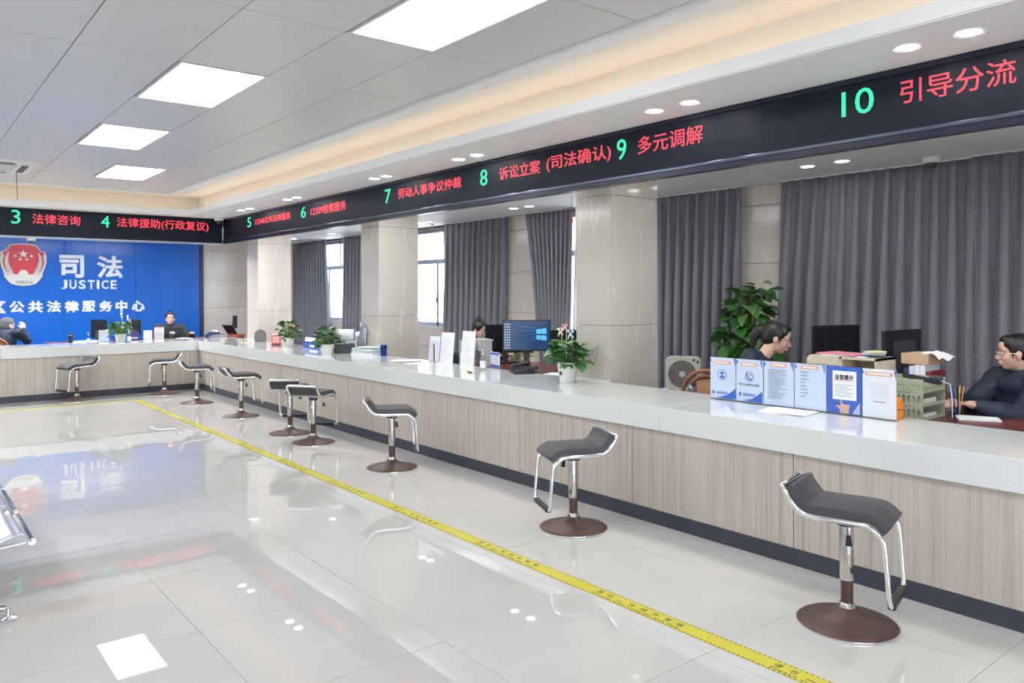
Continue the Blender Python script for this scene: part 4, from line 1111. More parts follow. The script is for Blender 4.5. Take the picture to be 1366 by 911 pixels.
# ================================================================== MIDDLE COUNTER AND DESK
GW = 'white document stands on the middle of the counter'
def stand(label, x, y, rz, w, h, m=None, z=.78, nl=14, group=None, lean=6):
    t = thing('document_stand', label, 'stand', (x, y, z), R(rz), group)
    o = MB().obox((0, 0, h / 2), (.006, w, h), 0, 0, R(lean)).build('sheet', m or M_paper, t)
    b = MB(); rg = random.Random(int(h * 1000 + w * 77 + x * 10))
    for k in range(nl):
        zz = .03 + (h - .07) * k / nl; e = rg.uniform(.4, .82)
        b.obox((-.0036 - (h / 2 - zz) * math.tan(R(lean)), w * .41 - e * w / 2, zz), (.0008, e * w, .0022), 0, 0, R(lean))
    o2 = b.build('print_line', M_greyink, t); o2['kind'] = 'stuff'
    MB().box((-.01, -w / 2, 0), (.05, w / 2, .005)).build('base', M_acryl, t)
    return t
stand('pale blue stand at the far left of the middle sign group, beside the pen holder', 4.78, 7.30, 5, .18, .27, M_bluepaper)
stand('tall white document stand, left one of the two front stands, right of the pens', 4.70, 6.93, 8, .20, .33)
stand('tall white document stand, right one, before the woman with a bun', 4.68, 6.52, 8, .19, .36)
t = thing('file_box', 'grey file box standing between the two tall white document stands', 'box', (4.86, 6.83, .752), R(-20)); MB().box((-.05, -.055, 0), (.1, .055, .27)).build('body', mat('pale_grey_box', (.55, .57, .60), .5), t, bevel=.003); MB().box((-.051, -.02, .08), (-.0495, .02, .14)).build('label_patch', M_wplastic, t)
t = thing('pen_stand', 'clear stand with upright pens left of the white document stands', 'pen holder', (4.62, 7.06, .78))
MB().box((-.02, -.03, 0), (.02, .03, .006)).build('base', M_acryl, t)
for k, (dy, hh, m) in enumerate(((-.02, .24, M_wplastic), (.0, .20, M_dark), (.018, .22, M_orange))): MB().tube([(0, dy, .006), (0, dy * 1.1, hh)], .006, 8).build('pen', m, t)
t = thing('document_stand', 'low white and blue notice stand right of the sanitizer bottle', 'stand', (4.80, 6.22, .78), R(-14))
MB().box((-.003, -.11, 0), (.003, .11, .155)).build('sheet', M_paper, t); MB().box((-.0045, -.108, .004), (-.003, .108, .03)).build('blue_band', M_blueprint, t); MB().box((-.0045, -.108, .125), (-.003, .108, .15)).build('blue_band', M_blueprint, t)
lines(t, M_blueprint, -.0032, .095, -.095, [.045 + .016 * k for k in range(5)], .005)
def bottle(label, x, y, z, h=.17, r=.028):
    t = thing('sanitizer_bottle', label, 'bottle', (x, y, z))
    MB().lathe([(r, 0), (r * 1.05, .006), (r * 1.05, h * .62), (r * .4, h * .75), (r * .4, h * .8)], 18).build('bottle', M_acryl, t, smooth=True)
    MB().lathe([(r * .95, .006), (r * .95, h * .5)], 18).build('gel', mat('clear_gel', (.75, .85, .85), .1, trans=.8), t, smooth=True)
    MB().lathe([(r * .45, h * .8), (r * .45, h * .9), (r * .15, h * .9), (r * .15, h * 1.05)], 12).obox((-r * .5, 0, h * 1.06), (r * 1.4, r * .35, r * .3)).build('pump', M_wplastic, t, smooth=True)
    MB().lathe([(r * 1.07, h * .15), (r * 1.07, h * .5)], 18).build('wrap_label', M_paper, t)
    return t
bottle('clear sanitizer bottle with white pump before the low blue and white notice', 4.52, 6.05, .78, .19)
papers('booklets fanned flat on the counter left of the pens', 4.50, 7.42, .78, 70, 6, .21, .30, spread=1)
papers('thin magazine lying beside the fanned booklets, nearer the pens', 4.42, 7.12, .78, 85, 2, .15, .21)
t = thing('stapler', 'small yellow and black stapler on the counter edge', 'stapler', (4.31, 5.98, .78), R(80)); MB().box((-.035, -.012, 0), (.035, .012, .008)).build('base', M_black, t); MB().obox((0, 0, .015), (.065, .014, .008), 0, 0, R(-8)).build('arm', mat('yellow_plastic', (.8, .75, .1), .4), t)
# blue-lit monitor
M_scr = mat('lit_blue_screen', (0, 0, 0), .2, emis=(.004, .045, .15), es=.8)
M_scr2 = mat('lit_pale_blue', (0, 0, 0), .2, emis=(.12, .55, .95), es=.9)
M_scr3 = mat('lit_mid_blue', (0, 0, 0), .2, emis=(.01, .13, .38), es=.7)
M_icon = mat('lit_icon', (0, 0, 0), .2, emis=(.6, .7, .85), es=.8)
mS = monitor('monitor showing a bright blue desktop screen, facing the hall', 5.20, 6.20, .925, 235, .50, .325, .75, screen=M_scr)
F2 = Matrix(((0, 0, 1, .0116), (1, 0, 0, 0), (0, 1, 0, .175), (0, 0, 0, 1)))     # u along +y (screen right seen from front), v up
def scr(name, m, poly, th=.0005): return MB().prism(poly, th, F2).build(name, m, mS)
wx, wz = .13, .17
for (a, b_, c, d) in ((-.03, .012, .018, .058), (.022, .010, .075, .066), (-.03, -.046, .018, -.004), (.022, -.055, .075, -.006)):
    scr('screen_window', M_scr2, [(wx + a, wz + b_), (wx + c, wz + b_ - (.004 if b_ < 0 else 0)), (wx + c, wz + d + (.004 if d > 0 else 0)), (wx + a, wz + d)])
for k in range(5):
    zz = wz - .05 + .028 * k; scr('light_beam', M_scr3, [(wx - .17 - .01 * k, zz - .012 + (k - 2) * .016), (wx - .031, zz), (wx - .031, zz + .012), (wx - .17, zz + .0 + (k - 2) * .016)])
b = MB()
for j in range(10):
    for i in range(3): b.prism(rect(-.232 + .022 * i, .275 - .027 * j, -.220 + .022 * i, .287 - .027 * j), .0006, F2)
o = b.build('desktop_icon', M_icon, mS); o['kind'] = 'stuff'
monitor('black monitor seen from the back, left of the blue screen', 5.42, 6.86, .86, 75, .46, .32, .75)
monitor('dark monitor partly hidden right behind the blue screen', 5.62, 6.00, .84, 60, .42, .30, .75)
t = thing('keyboard', 'black keyboard lying before the blue screen monitor', 'keyboard', (5.0, 5.93, .75), R(-35))
MB().box((-.07, -.22, 0), (.07, .22, .018)).build('case', M_black, t, bevel=.004)
b = MB()
for i in range(5):
    for j in range(15): b.box((-.058 + .024 * i, -.208 + .028 * j, .018), (-.038 + .024 * i, -.184 + .028 * j, .024))
o = b.build('keycap', M_dark, t); o['kind'] = 'stuff'
t = thing('desk_phone', 'black desk telephone on the inner edge of the counter, left of the largest plant', 'telephone', (4.64, 5.62, .78), R(-25))
MB().add([(-.09, -.10, 0), (.11, -.10, 0), (.11, .10, 0), (-.09, .10, 0), (-.09, -.10, .018), (.11, -.10, .06), (.11, .10, .06), (-.09, .10, .018)], [(0, 3, 2, 1), (4, 5, 6, 7), (0, 1, 5, 4), (1, 2, 6, 5), (2, 3, 7, 6), (3, 0, 4, 7)]).build('base', M_black, t, bevel=.006)
MB().tube(arc([(-.07, .075, .035), (-.06, .075, .065), (.09, .075, .085), (.10, .075, .065)], 4), .017, 8).build('handset', M_black, t, smooth=True)
b = MB()
for i in range(4):
    for j in range(3): b.obox((-.05 + .03 * i, -.07 + .035 * j, .03 + .0065 * i), (.018, .022, .006), 0, 0, R(-12))
o = b.build('button', M_dark, t); o['kind'] = 'stuff'
MB().tube([(-.05, .09, .03)] + [(-.05 + .01 * cos(k), .11 + .004 * k, .012 + .008 * sin(k)) for k in range(12)], .004, 5).build('cord', M_black, t, smooth=True)
papers('white sheet on the dark red desk beside the telephone', 5.03, 5.50, .75, 20, 2)
t = thing('riser_stand', 'pale grey document riser before the black monitor back', 'stand', (5.05, 6.78, .75), R(-20)); MB().box((-.06, -.16, .27), (.08, .16, .285)).build('top_plate', mat('pale_grey_metal', (.5, .52, .53), .4), t); MB().box((-.05, -.15, 0), (.07, -.135, .27)).build('side_plate', mat('pale_grey_metal', (.5, .52, .53), .4), t); MB().box((-.05, .135, 0), (.07, .15, .27)).build('side_plate', mat('pale_grey_metal', (.5, .52, .53), .4), t)
MB().box((-.062, -.16, .16), (-.058, .16, .285)).build('front_plate', mat('pale_grey_metal', (.5, .52, .53), .4), t)

# ================================================================== LEFT PART OF THE RIGHT COUNTER
for k, (lb, tk, m, dz, rz, dx) in enumerate((('lowest white book of the pile before the middle column', .035, M_paper, 0, 12, 0), ('second book of the pile, white with a green spine', .022, mat('green_cover', (.05, .38, .16), .5), .035, 20, .01),
        ('white ring binder third in the pile with a green edge', .022, M_paper, .058, 6, 0), ('green and white topmost booklet of the pile', .010, mat('green_cover', (.05, .38, .16), .5), .081, 14, .015))):
    q = thing('book', lb, 'book', (4.62 + dx, 8.52, .78 + dz), R(rz), 'pile of books before the middle column')
    MB().box((-.12, -.19, 0), (.12, .19, tk * .12)).box((-.12, -.19, tk * .88), (.12, .19, tk)).box((-.12, .184, tk * .12), (.12, .19, tk * .88)).build('cover', m, q)
    MB().box((-.115, -.187, tk * .12), (.115, .184, tk * .88)).build('pages', M_paper, q)
papers('loose white papers fanned on top of the book pile', 4.62, 8.50, .8725, 25, 3, .20, .29, spread=.8)
t = thing('paper_roll', 'large curled white paper sheet standing behind the middle plant', 'papers', (4.60, 9.13, .78), R(-30))
cur = []
for k in range(26):
    a = k / 25
    if a < .55: cur.append((-.0, .30 - a * .75, .14 + .16 * sin(a / .55 * pi * .5)))
    else:
        q = (a - .55) / .45 * pi * 1.25; cur.append((0, -.11 - .055 * sin(q), .245 + .055 * cos(q) - .09 * max(0, a - .8) * 3))
MB().grid(lambda u, v: (-.13 + .26 * v, cur[min(25, int(u * 25))][1], cur[min(25, int(u * 25))][2]), 25, 3).build('sheet', M_paper, t, solid=.003, smooth=True)
MB().grid(lambda u, v: (-.13 + .02 * v, .30 - .45 * u, .005 + (.13 + .16 * sin(u * pi * .5)) * v), 12, 3).build('sheet_side', M_paper, t, solid=.003, smooth=True)
MB().box((-.12, -.12, 0), (.12, .28, .10)).build('device_body', M_dark, t, bevel=.01)
t = thing('document_stand', 'clear acrylic brochure sleeve leaning against the middle column', 'stand', (4.70, 8.83, .78), R(4)); MB().obox((0, 0, .19), (.004, .17, .37), 0, R(8), 0).build('sleeve', M_acryl, t); MB().obox((.003, 0, .17), (.002, .15, .3), 0, R(8), 0).build('sheet', mat('lilac_sheet', (.60, .58, .68), .5), t)
t = thing('tumbler', 'clear blue plastic tumbler beside the middle column behind the books', 'cup', (4.68, 8.26, .78)); MB().lathe([(.035, .001), (.042, .13), (.039, .13), (.033, .006)], 18).build('cup', glass_mat('blue_plastic', (.35, .5, .8)), t, smooth=True)
t = thing('brochure_box', 'blue and white brochure box with papers beside the middle plant', 'box', (4.62, 10.02, .78), R(0))
MB().box((-.07, -.27, 0), (.07, .27, .075)).build('box', M_blueprint, t, bevel=.004); MB().obox((0, 0, .11), (.10, .50, .06), 0, 0, R(12)).build('brochures', M_paper, t); MB().box((-.0715, -.2, .02), (-.07, .05, .05)).build('white_lettering_patch', M_letter, t)
t = thing('small_sign', 'small red and white sign left of the third plant', 'sign', (4.62, 11.42, .78), R(40)); MB().box((-.004, -.075, 0), (.004, .075, .155)).build('board', mat('red_print', (.68, .13, .09), .5), t); MB().box((-.005, -.065, .128), (-.004, .065, .150)).build('header_patch', M_paper, t); lines(t, M_paper, -.0042, .055, -.055, [.02 + .024 * k for k in range(4)], .009); MB().box((0, -.07, 0), (.05, .07, .004)).build('foot', M_acryl, t)
t = thing('seal_pad', 'flat dark red ink pad before the small red sign', 'ink pad', (4.46, 11.02, .78), R(10)); MB().lathe([(.07, 0), (.075, .01), (.07, .025), (.03, .03)], 20).build('case', mat('oxblood_plastic', (.14, .03, .03), .3), t, smooth=True)
t = thing('card_holder', 'small yellow and white card holder on the left end of the right counter', 'card holder', (4.32, 11.95, .78), R(-15)); MB().box((-.05, -.04, 0), (.05, .04, .006)).build('base', mat('yellow_plastic', (.8, .75, .1), .4), t); MB().obox((.02, 0, .05), (.004, .07, .09), 0, 0, R(-12)).build('card', M_paper, t); MB().tube([(0, .0, .006), (0, 0, .1)], .004, 6).build('pen', M_dark, t)
def office_chair(label, x, y, heading, top=.98, m=None, group=None):
    m = m or M_dark
    t = thing('office_chair', label, 'chair', (x, y, 0), R(heading), group)
    MB().box((-.23, -.23, .40), (.23, .23, .455)).build('seat', m, t, bevel=.02)
    MB().grid(lambda u, v: (-.25 - .02 * sin(pi * v) + .03 * (2 * u - 1) ** 2, .22 * (2 * u - 1) * (1 - .25 * max(0, v - .7) / .3), .55 + (top - .55) * v), 10, 8).build('backrest', m, t, solid=.03, smooth=True)
    MB().tube([(-.05, 0, .38), (-.27, 0, .40), (-.275, 0, .60)], .018, 8).build('back_post', M_black, t, smooth=True)
    MB().tube([(0, 0, .07), (0, 0, .40)], .025, 10).build('gas_lift', M_black, t, smooth=True)
    for k in range(5):
        a = 2 * pi * k / 5; MB().tube([(0, 0, .10), (.27 * cos(a), .27 * sin(a), .06)], .018, 6).build('base_leg', M_black, t, smooth=True)
        MB().ell((.27 * cos(a), .27 * sin(a), .03), (.028, .028, .03)).build('castor', M_black, t, smooth=True)
    return t
M_mesh = mat('grey_mesh_fabric', (.16, .17, .17), .8)
t = thing('back_cushion', 'rounded grey mesh cushion pad standing on the counter before the corner column', 'cushion', (4.64, 12.1, .78), R(62))
MB().prism([(-.09, 0), (.09, 0), (.093, .08), (.08, .145), (.045, .18), (0, .19), (-.045, .18), (-.08, .145), (-.093, .08)], .035, FB).build('pad', M_mesh, t, bevel=.008)
MB().box((-.04, -.06, 0), (.04, .06, .008)).build('foot', M_black, t)
monitor('slim black monitor turned sideways near the marble wall at the back right', 4.99, 14.24, .90, -35, .22, .24, .772)
t = thing('open_notebook', 'dark open binder tilted upright with a red base by the marble wall', 'binder', (4.85, 13.93, .772), R(20)); MB().obox((-.05, .03, .12), (.012, .26, .22), 0, 0, R(-38)).build('cover', M_black, t); MB().obox((-.042, .03, .125), (.006, .24, .20), 0, 0, R(-38)).build('pages', M_paper, t); MB().box((-.05, -.16, 0), (.12, .16, .045)).build('base_box', mat('brick_red_plastic', (.35, .08, .05), .5), t)
for k in range(3):
    q = thing('folder', ('navy folder on the back desk right of the woman, lowest of three', 'navy folder on the back desk, middle of three', 'white and navy folder on the back desk, top of three')[k], 'folder', (4.55, 13.93, .773 + .018 * k), R(-6 + 9 * k), 'navy folders on the back desk'); MB().box((-.16, -.11, 0), (.16, .11, .017)).build('cover', mat('navy_folder', (.03, .05, .16), .5), q, bevel=.002); MB().box((-.155, -.112, .004), (.155, .10, .013)).build('pages', M_paper, q)
t = thing('desk_phone', 'navy desk telephone on the folders beside the seated woman at the back', 'telephone', (4.50, 13.92, .8275), R(-80)); MB().box((-.07, -.08, 0), (.07, .08, .035)).build('base', mat('navy_plastic', (.03, .04, .12), .35), t, bevel=.006); MB().tube(arc([(-.08, .03, .04), (-.06, .03, .06), (.06, .03, .06), (.08, .03, .04)], 4), .014, 8).build('handset', M_wplastic, t, smooth=True)

# desk lamp arm by the window behind the middle plant
t = thing('desk_partition', 'low grey desk partition behind the middle plant', 'partition', (5.56, 9.7, 0)); MB().box((-.02, -.75, 0), (.02, .75, 1.0)).build('board', mat('partition_grey', (.25, .25, .26), .6), t); MB().box((-.025, -.75, 1.0), (.025, .75, 1.02)).build('top_rail', M_dark, t)
t = thing('desk_lamp', 'black desk lamp with a long flat head before the bright far window', 'lamp', (5.38, 9.44, .75), R(70)); MB().lathe([(.07, 0), (.07, .015), (.01, .02)], 20).build('base', M_black, t, smooth=True); MB().tube([(0, 0, .015), (0, -.02, .30), (.03, -.12, .40)], .008, 8).build('arm', M_black, t, smooth=True); MB().obox((.20, -.13, .36), (.38, .05, .035), 0, 0, R(6)).build('lamp_head', M_black, t, bevel=.015)
t = thing('storage_box', 'translucent storage box with a pale blue bag on the desk behind the curled paper', 'box', (5.12, 9.72, .75), R(0)); MB().box((-.12, -.16, 0), (.12, .16, .2)).build('body', mat('milky_plastic', (.6, .62, .62), .4), t, bevel=.006); MB().ell((0, -.02, .21), (.09, .12, .05)).build('bag', M_bluepaper, t, smooth=True)
t = thing('adapter', 'white plug adapter with hanging cable on the partition near the middle plant', 'adapter', (5.50, 10.35, 1.02)); MB().box((-.02, -.03, 0), (.02, .03, .09)).build('body', M_wplastic, t, bevel=.005); MB().tube([(-.022, 0, .01), (-.03, 0, -.1), (-.03, .01, -.2)], .004, 6).build('cable', M_wplastic, t)
t = thing('coat', 'dark coat heaped over a chair back behind the blue brochure box', 'coat', (5.05, 10.6, .762)); MB().ell((0, 0, .12), (.16, .30, .13)).ell((0, .12, .20), (.12, .14, .08)).ell((.02, -.18, .10), (.12, .16, .10)).build('fabric', M_navy, t, smooth=True)

# ================================================================== BACK COUNTER ITEMS
t = monitor('black monitor back with a white label, before the seated woman at the back', 3.86, 14.20, .79, 82, .40, .165, .772)
MB().box((-.0375, -.06, .07), (-.0345, .02, .115)).build('white_label', M_paper, t)
monitor('black monitor back left of the potted plant at the back counter', 2.74, 14.18, .82, 28, .34, .30, .772)
monitor('black monitor back right of the pinwheel plant at the back counter', 3.30, 14.28, .83, 95, .20, .27, .772)
t = thing('document_stand', 'white notice stand with a plain grey square, before the labelled monitor', 'stand', (3.62, 14.0, .772), R(82)); MB().box((-.003, -.075, 0), (.003, .075, .20)).build('sheet', M_paper, t); MB().box((-.0042, -.045, .05), (-.003, .045, .13)).build('grey_square', mat('pale_grey_print', (.70, .72, .76), .6), t); lines(t, M_orange, -.0032, .04, -.04, [.165], .008)
MB().box((0, -.07, 0), (.05, .07, .004)).build('foot', M_acryl, t)
t = thing('document_stand', 'pale leaning notice stand between the blue sign and the white notice', 'stand', (3.42, 13.92, .772), R(75)); MB().obox((0, 0, .08), (.004, .13, .16), 0, 0, R(18)).build('sheet', mat('pale_grey_sheet', (.66, .68, .72), .6), t)
t = thing('small_sign', 'small navy sign right of the pinwheel plant', 'sign', (3.19, 13.86, .772), R(80)); MB().box((-.004, -.085, 0), (.004, .085, .14)).build('board', mat('navy_print', (.05, .06, .28), .4), t)
MB().box((-.0055, -.06, .03), (-.004, .06, .055)).build('white_lettering_patch', M_letter, t); MB().box((0, -.07, 0), (.05, .07, .004)).build('foot', M_acryl, t)
holder('clear acrylic leaflet holder left of the pinwheel plant', 2.70, 13.62, 80, .15, .19, mat('pale_grey_sheet', (.66, .68, .72), .6))
bottle('clear sanitizer bottle before the pinwheel plant pot', 2.975, 13.21, .78, .19)
bottle('small white topped bottle beside the papers on the back counter', 2.44, 13.38, .78, .16, .022)
t = thing('thermos', 'black thermos flask standing on the back counter before the blue wall', 'flask', (2.27, 13.82, .772)); MB().lathe([(.033, 0), (.035, .004), (.035, .125), (.033, .13), (.033, .155), (.028, .16)], 20).build('body', M_black, t, smooth=True); MB().lathe([(.0355, .118), (.0355, .124)], 20).build('ring', M_chrome, t)
papers('heap of loose papers right of the black thermos', 2.52, 13.93, .772, 60, 9, .22, .34, spread=2)
papers('flat papers and leaflets before the black thermos', 2.42, 13.60, .78, 80, 4, .21, .30, spread=1.5)
t = thing('wooden_box', 'dark red wooden box behind the plant on the back desk', 'box', (3.02, 14.08, .772)); MB().box((-.08, -.06, 0), (.08, .06, .22)).build('body', M_desk, t, bevel=.003); MB().box((-.085, -.065, .22), (.085, .065, .235)).build('lid', M_desk, t)
papers('leaflets beside the labelled monitor on the back desk', 3.98, 13.86, .772, 10, 5, .16, .22, spread=1.2)

# ================================================================== PEOPLE
def remesh(b, name, m, voxel, parent, smooth=4, disp=0, seed=0):
    me = b.mesh(name); o = bpy.data.objects.new(name, me); COL.objects.link(o)
    r_ = o.modifiers.new('r', 'REMESH'); r_.mode = 'VOXEL'; r_.voxel_size = voxel; r_.use_smooth_shade = True
    if smooth:
        s_ = o.modifiers.new('s', 'SMOOTH'); s_.iterations = smooth; s_.factor = .5
    bpy.context.view_layer.update()
    nm = bpy.data.meshes.new_from_object(o.evaluated_get(bpy.context.evaluated_depsgraph_get()))
    o.modifiers.clear(); o.data = nm; nm.name = name; nm.materials.clear(); nm.materials.append(m)
    if disp:
        for v in nm.vertices:
            q = v.co * 9 + V((seed, 0, 0)); k = noise.noise(q) * .7 + noise.noise(q * 2.6) * .3
            v.co += v.normal * disp * k
    for p in nm.polygons: p.use_smooth = True
    o.parent = parent; return o
def person(label, x, y, heading, head, head_h, head_pitch, hands, jacket, hair, glasses=False, lean=.12, smile=False, seat=True, grey=False, chair=None, headroll=0, hood=False, bulk=1.0):
    """local frame: +x is where the body faces; hands: two world-local targets (wrist) for left(+y) and right(-y)"""
    t = thing('person', label, 'person', (x, y, 0), R(heading))
    hc = V(head); HM = Matrix.Translation(hc) @ Matrix.Rotation(R(head_h), 4, 'Z') @ Matrix.Rotation(R(head_pitch), 4, 'Y') @ Matrix.Rotation(R(headroll), 4, 'X'); HR = HM.to_3x3()
    b = MB()
    def he(c, r_): b.ell(HM @ V(c), r_, HR, 20, 14)
    he((-.012, 0, .022), (.094, .074, .092)); he((.026, 0, -.030), (.060, .061, .082)); he((.048, 0, -.088), (.030, .034, .024)); he((.015, 0, -.075), (.055, .05, .032))
    for s_ in (-1, 1):
        he((.050, s_ * .032, -.034), (.030, .026, .028)); he((-.008, s_ * .077, -.012), (.018, .009, .031)); he((-.004, s_ * .074, -.035), (.010, .008, .012))
        he((.070, s_ * .030, .020), (.018, .026, .010))
    he((.062, 0, .045), (.030, .048, .034))
    b.cap(HM @ V((.080, 0, .008)), HM @ V((.106, 0, -.030)), .008, .0115); he((.100, 0, -.036), (.014, .017, .009))
    he((.088, 0, -.061), (.013, .024, .0075)); he((.085, 0, -.070), (.013, .021, .0075))
    sc = V((lean, 0, .965)); nk = sc + V((.0, 0, .055))
    b.chain([nk - V((0, 0, .05)), nk, HM @ V((-.022, 0, -.06))], [.064, .052, .054])
    # torso
    hip = V((0, 0, .53)); ch = V((lean * .65, 0, .80))
    b.ell(hip, (.125, .165, .10)); b.ell(ch, (.105, .150, .17)); b.ell(hip.lerp(ch, .5), (.105, .138, .14)); b.ell(sc - V((0, 0, .06)), (.085, .165, .075))
    J = MB()
    J.ell(hip, (.15, .19, .12)); J.ell(ch, (.135, .178, .19)); J.ell(hip.lerp(ch, .5), (.14, .17, .17)); J.ell(sc - V((0, 0, .055)), (.112, .195, .09))
    J.chain([sc - V((.01, 0, .02)), sc + V((-.01, 0, .045))], [.095, .072])
    if hood: J.ell(sc + V((-.085, 0, .05)), (.085, .125, .085)); J.ell(sc + V((-.11, 0, -.03)), (.07, .11, .09))
    for s_, hd in zip((1, -1), hands):
        sh = sc + V((0, s_ * .185, -.03)); w = V(hd)
        d = w - sh; L1, L2 = .28, .25; D = min(d.length, L1 + L2 - .01); a = (L1 * L1 - L2 * L2 + D * D) / (2 * D); hgt = math.sqrt(max(0, L1 * L1 - a * a))
        dn = d.normalized(); w = sh + dn * D; down = V((-.1, s_ * .55, -1)); pn = (down - dn * down.dot(dn)).normalized()
        el = sh + dn * a + pn * hgt
        b.chain([sh - V((0, s_ * .03, 0)), sh, el, w], [.055, .052, .040, .026])
        J.chain([sh - V((0, s_ * .04, 0)), sh, sh.lerp(el, .5), el, el.lerp(w, .55), w - (w - el).normalized() * .012], [.078 * bulk, .078 * bulk, .068 * bulk, .064 * bulk, .058 * bulk, .044])
        # hand: fingers continue the forearm direction, palm faces down
        fd = (w - el).normalized(); fd = (fd + V((0, 0, -.15 if hd[2] < .95 else .6))).normalized(); sd = fd.cross(V((0, 0, 1))).normalized() * s_; up = sd.cross(fd).normalized() * s_
        if up.z < 0 and hd[2] < .95: up = -up
        HMx = Matrix((fd, sd, up)).transposed()
        pc = w + fd * .045; b.ell(pc, (.050, .040, .016), HMx, 14, 8); b.cap(w, w + fd * .04, .025, .026)
        for q, (off, ln) in enumerate(((.030, .066), (.010, .074), (-.011, .069), (-.031, .053))):
            k0 = w + fd * .082 + sd * off; k1 = k0 + fd * ln * .45 - up * .006; k2 = k1 + fd * ln * .32 - up * .014; k3 = k2 + fd * ln * .2 - up * .016
            b.chain([k0 - fd * .03, k0, k1, k2, k3], [.010, .0098, .0088, .008, .0068], 8)
        tb = w + fd * .025 + sd * .030; b.chain([tb, tb + fd * .032 + sd * .026 - up * .006, tb + fd * .060 + sd * .030 - up * .012], [.014, .011, .0085], 8)
    T_ = MB(); SH = MB()
    for s_ in (1, -1):
        kn = V((.42, s_ * .11, .50)); an = V((.40, s_ * .12, .09)); hp = V((.02, s_ * .10, .52))
        b.chain([hp, kn, an], [.085, .058, .038]); b.ell(an + V((.06, 0, -.045)), (.115, .042, .038))
        T_.chain([hp, kn, an + V((0, 0, .02))], [.108, .078, .06]); SH.ell(an + V((.065, 0, -.045)), (.130, .050, .045))
    T_.ell(hip, (.14, .18, .10))
    for p in SH.v[:]: pass
    SH.v = [(p[0], p[1], max(p[2], .002)) for p in SH.v]; b.v = [(p[0], p[1], max(p[2], .012)) for p in b.v]
    remesh(b, 'body', M_skin, .0062, t, 3)
    remesh(J, 'jacket', jacket, .013, t, 4, .012, len(label)); remesh(T_, 'trousers', M_dark, .016, t, 3); SH.build('shoe_pair', M_black, t, smooth=True)['kind'] = 'stuff'
    # collar
    MB().tube([nk + V((-.01 + .066 * cos(a), .066 * sin(a), -.018 - .012 * cos(a))) for a in [2 * pi * k / 20 for k in range(20)]], .014, 8, closed=True).build('collar', jacket, t, smooth=True)
    # face parts
    def part(name, m, fn, smooth=True):
        q = MB(); fn(q); q.v = [tuple(HM @ V(p)) for p in q.v]; return q.build(name, m, t, smooth=smooth)
    for s_ in (1, -1):
        e = part('eye', M_eyew, lambda q: q.ell((.0795, s_ * .031, -.003), (.010, .0145, .0075 if not smile else .0045)))
        e2 = part('iris', M_ink, lambda q: q.ell((.0865, s_ * .031, -.003), (.004, .006, .006 if not smile else .004))); e2.parent = e
        part('eyelid', M_hair, lambda q: q.tube([(.083, s_ * .046, -.002), (.089, s_ * .036, .005), (.090, s_ * .026, .005), (.087, s_ * .017, -.001)], .0014, 6))
        part('eyebrow', M_hair, lambda q: q.tube([(.076, s_ * .052, .020), (.087, s_ * .036, .027), (.091, s_ * .018, .024)], [.0018, .003, .0025], 6, flat=.6))
    part('lips', M_lip, lambda q: q.ell((.0955, 0, -.063), (.007, .023, .004)).ell((.0935, 0, -.0705), (.007, .018, .0045)))
    if smile: part('teeth', M_eyew, lambda q: q.ell((.0985, 0, -.0665), (.005, .016, .003)))
    # hair
    hb = MB()
    def hh(c, r_): hb.ell(HM @ V(c), r_, HR, 18, 12)
    hh((-.026, 0, .034), (.097, .082, .090)); hh((-.052, 0, -.005), (.072, .074, .075)); hh((.022, 0, .084), (.062, .060, .034))
    for s_ in (-1, 1):
        hh((-.012, s_ * .058, .030), (.060, .026, .050)); hh((.040, s_ * .052, .058), (.030, .018, .026))
    if hair == 'ponytail':
        hb.chain([HM @ V(p) for p in ((-.10, 0, .03), (-.145, 0, .02), (-.165, 0, -.04), (-.15, .0, -.13))], [.03, .036, .036, .018])
        for s_ in (-1, 1): hb.chain([HM @ V(p) for p in ((.035, s_ * .064, .03), (.028, s_ * .072, -.02), (.02, s_ * .070, -.055))], [.008, .006, .003])
    elif hair == 'bun': hb.ell(HM @ V((-.055, 0, .122)), (.042, .042, .036), HR); hb.cap(HM @ V((-.04, 0, .09)), HM @ V((-.05, 0, .12)), .03, .028)
    elif hair == 'low': hh((-.075, 0, -.05), (.05, .055, .055)); hb.chain([HM @ V(p) for p in ((.03, .062, .03), (.022, .072, -.01))], [.010, .006])
    elif hair == 'short': pass
    remesh(hb, 'hair', mat('greying_hair', (.09, .09, .09), .6, var=.4, vscale=90) if grey else M_hair, .0065, t, 2, .004, 3)
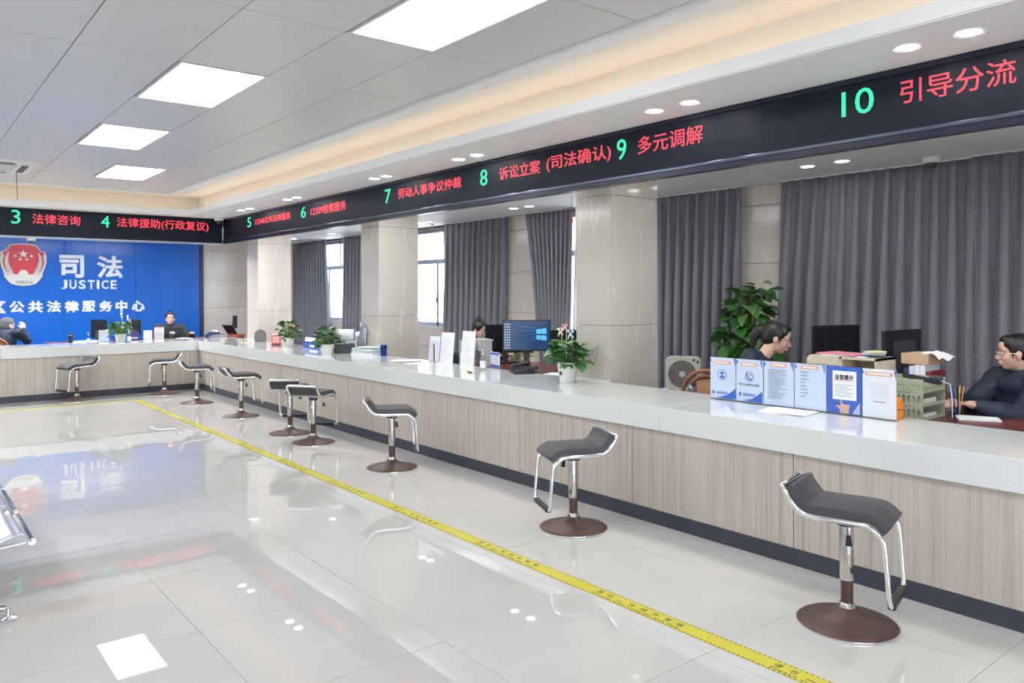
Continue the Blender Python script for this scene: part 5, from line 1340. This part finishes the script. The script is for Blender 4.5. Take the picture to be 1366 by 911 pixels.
    if glasses:
        g = MB()
        for s_ in (-1, 1):
            g.tube([(.104 - .004 * abs(cos(2 * pi * k / 20)), s_ * .032 + .023 * cos(2 * pi * k / 20), -.006 + .019 * sin(2 * pi * k / 20)) for k in range(20)], .0011, 6, closed=True)
            g.tube([(.100, s_ * .055, .0), (.05, s_ * .078, .0), (-.005, s_ * .083, -.004)], .0012, 6)
        g.tube([(.105, -.009, -.002), (.108, 0, .0), (.105, .009, -.002)], .0012, 6)
        g.v = [tuple(HM @ V(p)) for p in g.v]; go = g.build('glasses', mat('rose_gold_wire', (.70, .50, .42), .25, metal=1), t, smooth=True)
        for s_ in (-1, 1):
            l = MB().prism(circ(0, 0, .0225, 20, .0185), .0008, HM @ Matrix(((0, 0, 1, .1025), (1, 0, 0, s_ * .032), (0, 1, 0, -.006), (0, 0, 0, 1)))); l.build('lens', M_acryl, go)
    return t
# smiling woman leaning behind the first signs
person('smiling woman with glasses and black ponytail in a dark hooded jacket, leaning to the right', 5.09, 3.66, -52, (.38, 0, 1.18), -6, 16, ((.46, .10, .82), (.46, -.16, .82)), M_navy, 'ponytail', True, lean=.27, smile=True, hood=True)
# woman in navy coat at the right edge
person('woman in glasses and a navy quilted coat typing at the right edge of the photo', 5.82, 1.81, 150, (.13, 0, 1.135), -32, 4, ((.50, .12, .815), (.52, -.06, .815)), M_navy, 'ponytail', True, lean=.09, hood=True, bulk=1.22)
person('woman with a hair bun, face half hidden by the black monitor back', 5.52, 7.62, -78, (.14, 0, 1.09), 0, 14, ((.42, .16, .80), (.42, -.16, .80)), M_navy, 'bun', lean=.09)
person('woman in a charcoal top facing the camera behind the back counter', 4.02, 14.86, -103, (.24, 0, 1.105), 0, 6, ((.50, .34, .83), (.50, -.14, .84)), M_greyjk, 'low', lean=.20)
pm = person('older man in a dark jacket seen from behind at the left edge, holding a glass', 1.45, 14.50, 50, (.10, .0, 1.055), -22, 6, ((.34, .10, .84), (.40, -.06, .97)), M_navy, 'short', lean=.06, grey=True)
for (x, y, h_, lb) in ((5.09, 3.66, -52, 'office chair under the smiling woman'), (5.82, 1.81, 150, 'office chair under the woman in the navy coat'), (5.52, 7.62, -78, 'office chair under the woman with a bun'),
        (4.02, 14.86, -103, 'office chair under the woman at the back counter')):
    office_chair('dark ' + lb, x, y, h_, .80)
t = thing('drinking_glass', 'clear drinking glass held up by the older man at the left edge', 'glass', (1.80, 14.79, .99)); MB().lathe([(.032, .002), (.038, .13), (.035, .13), (.030, .008)], 18).build('glass', M_acryl, t, smooth=True)
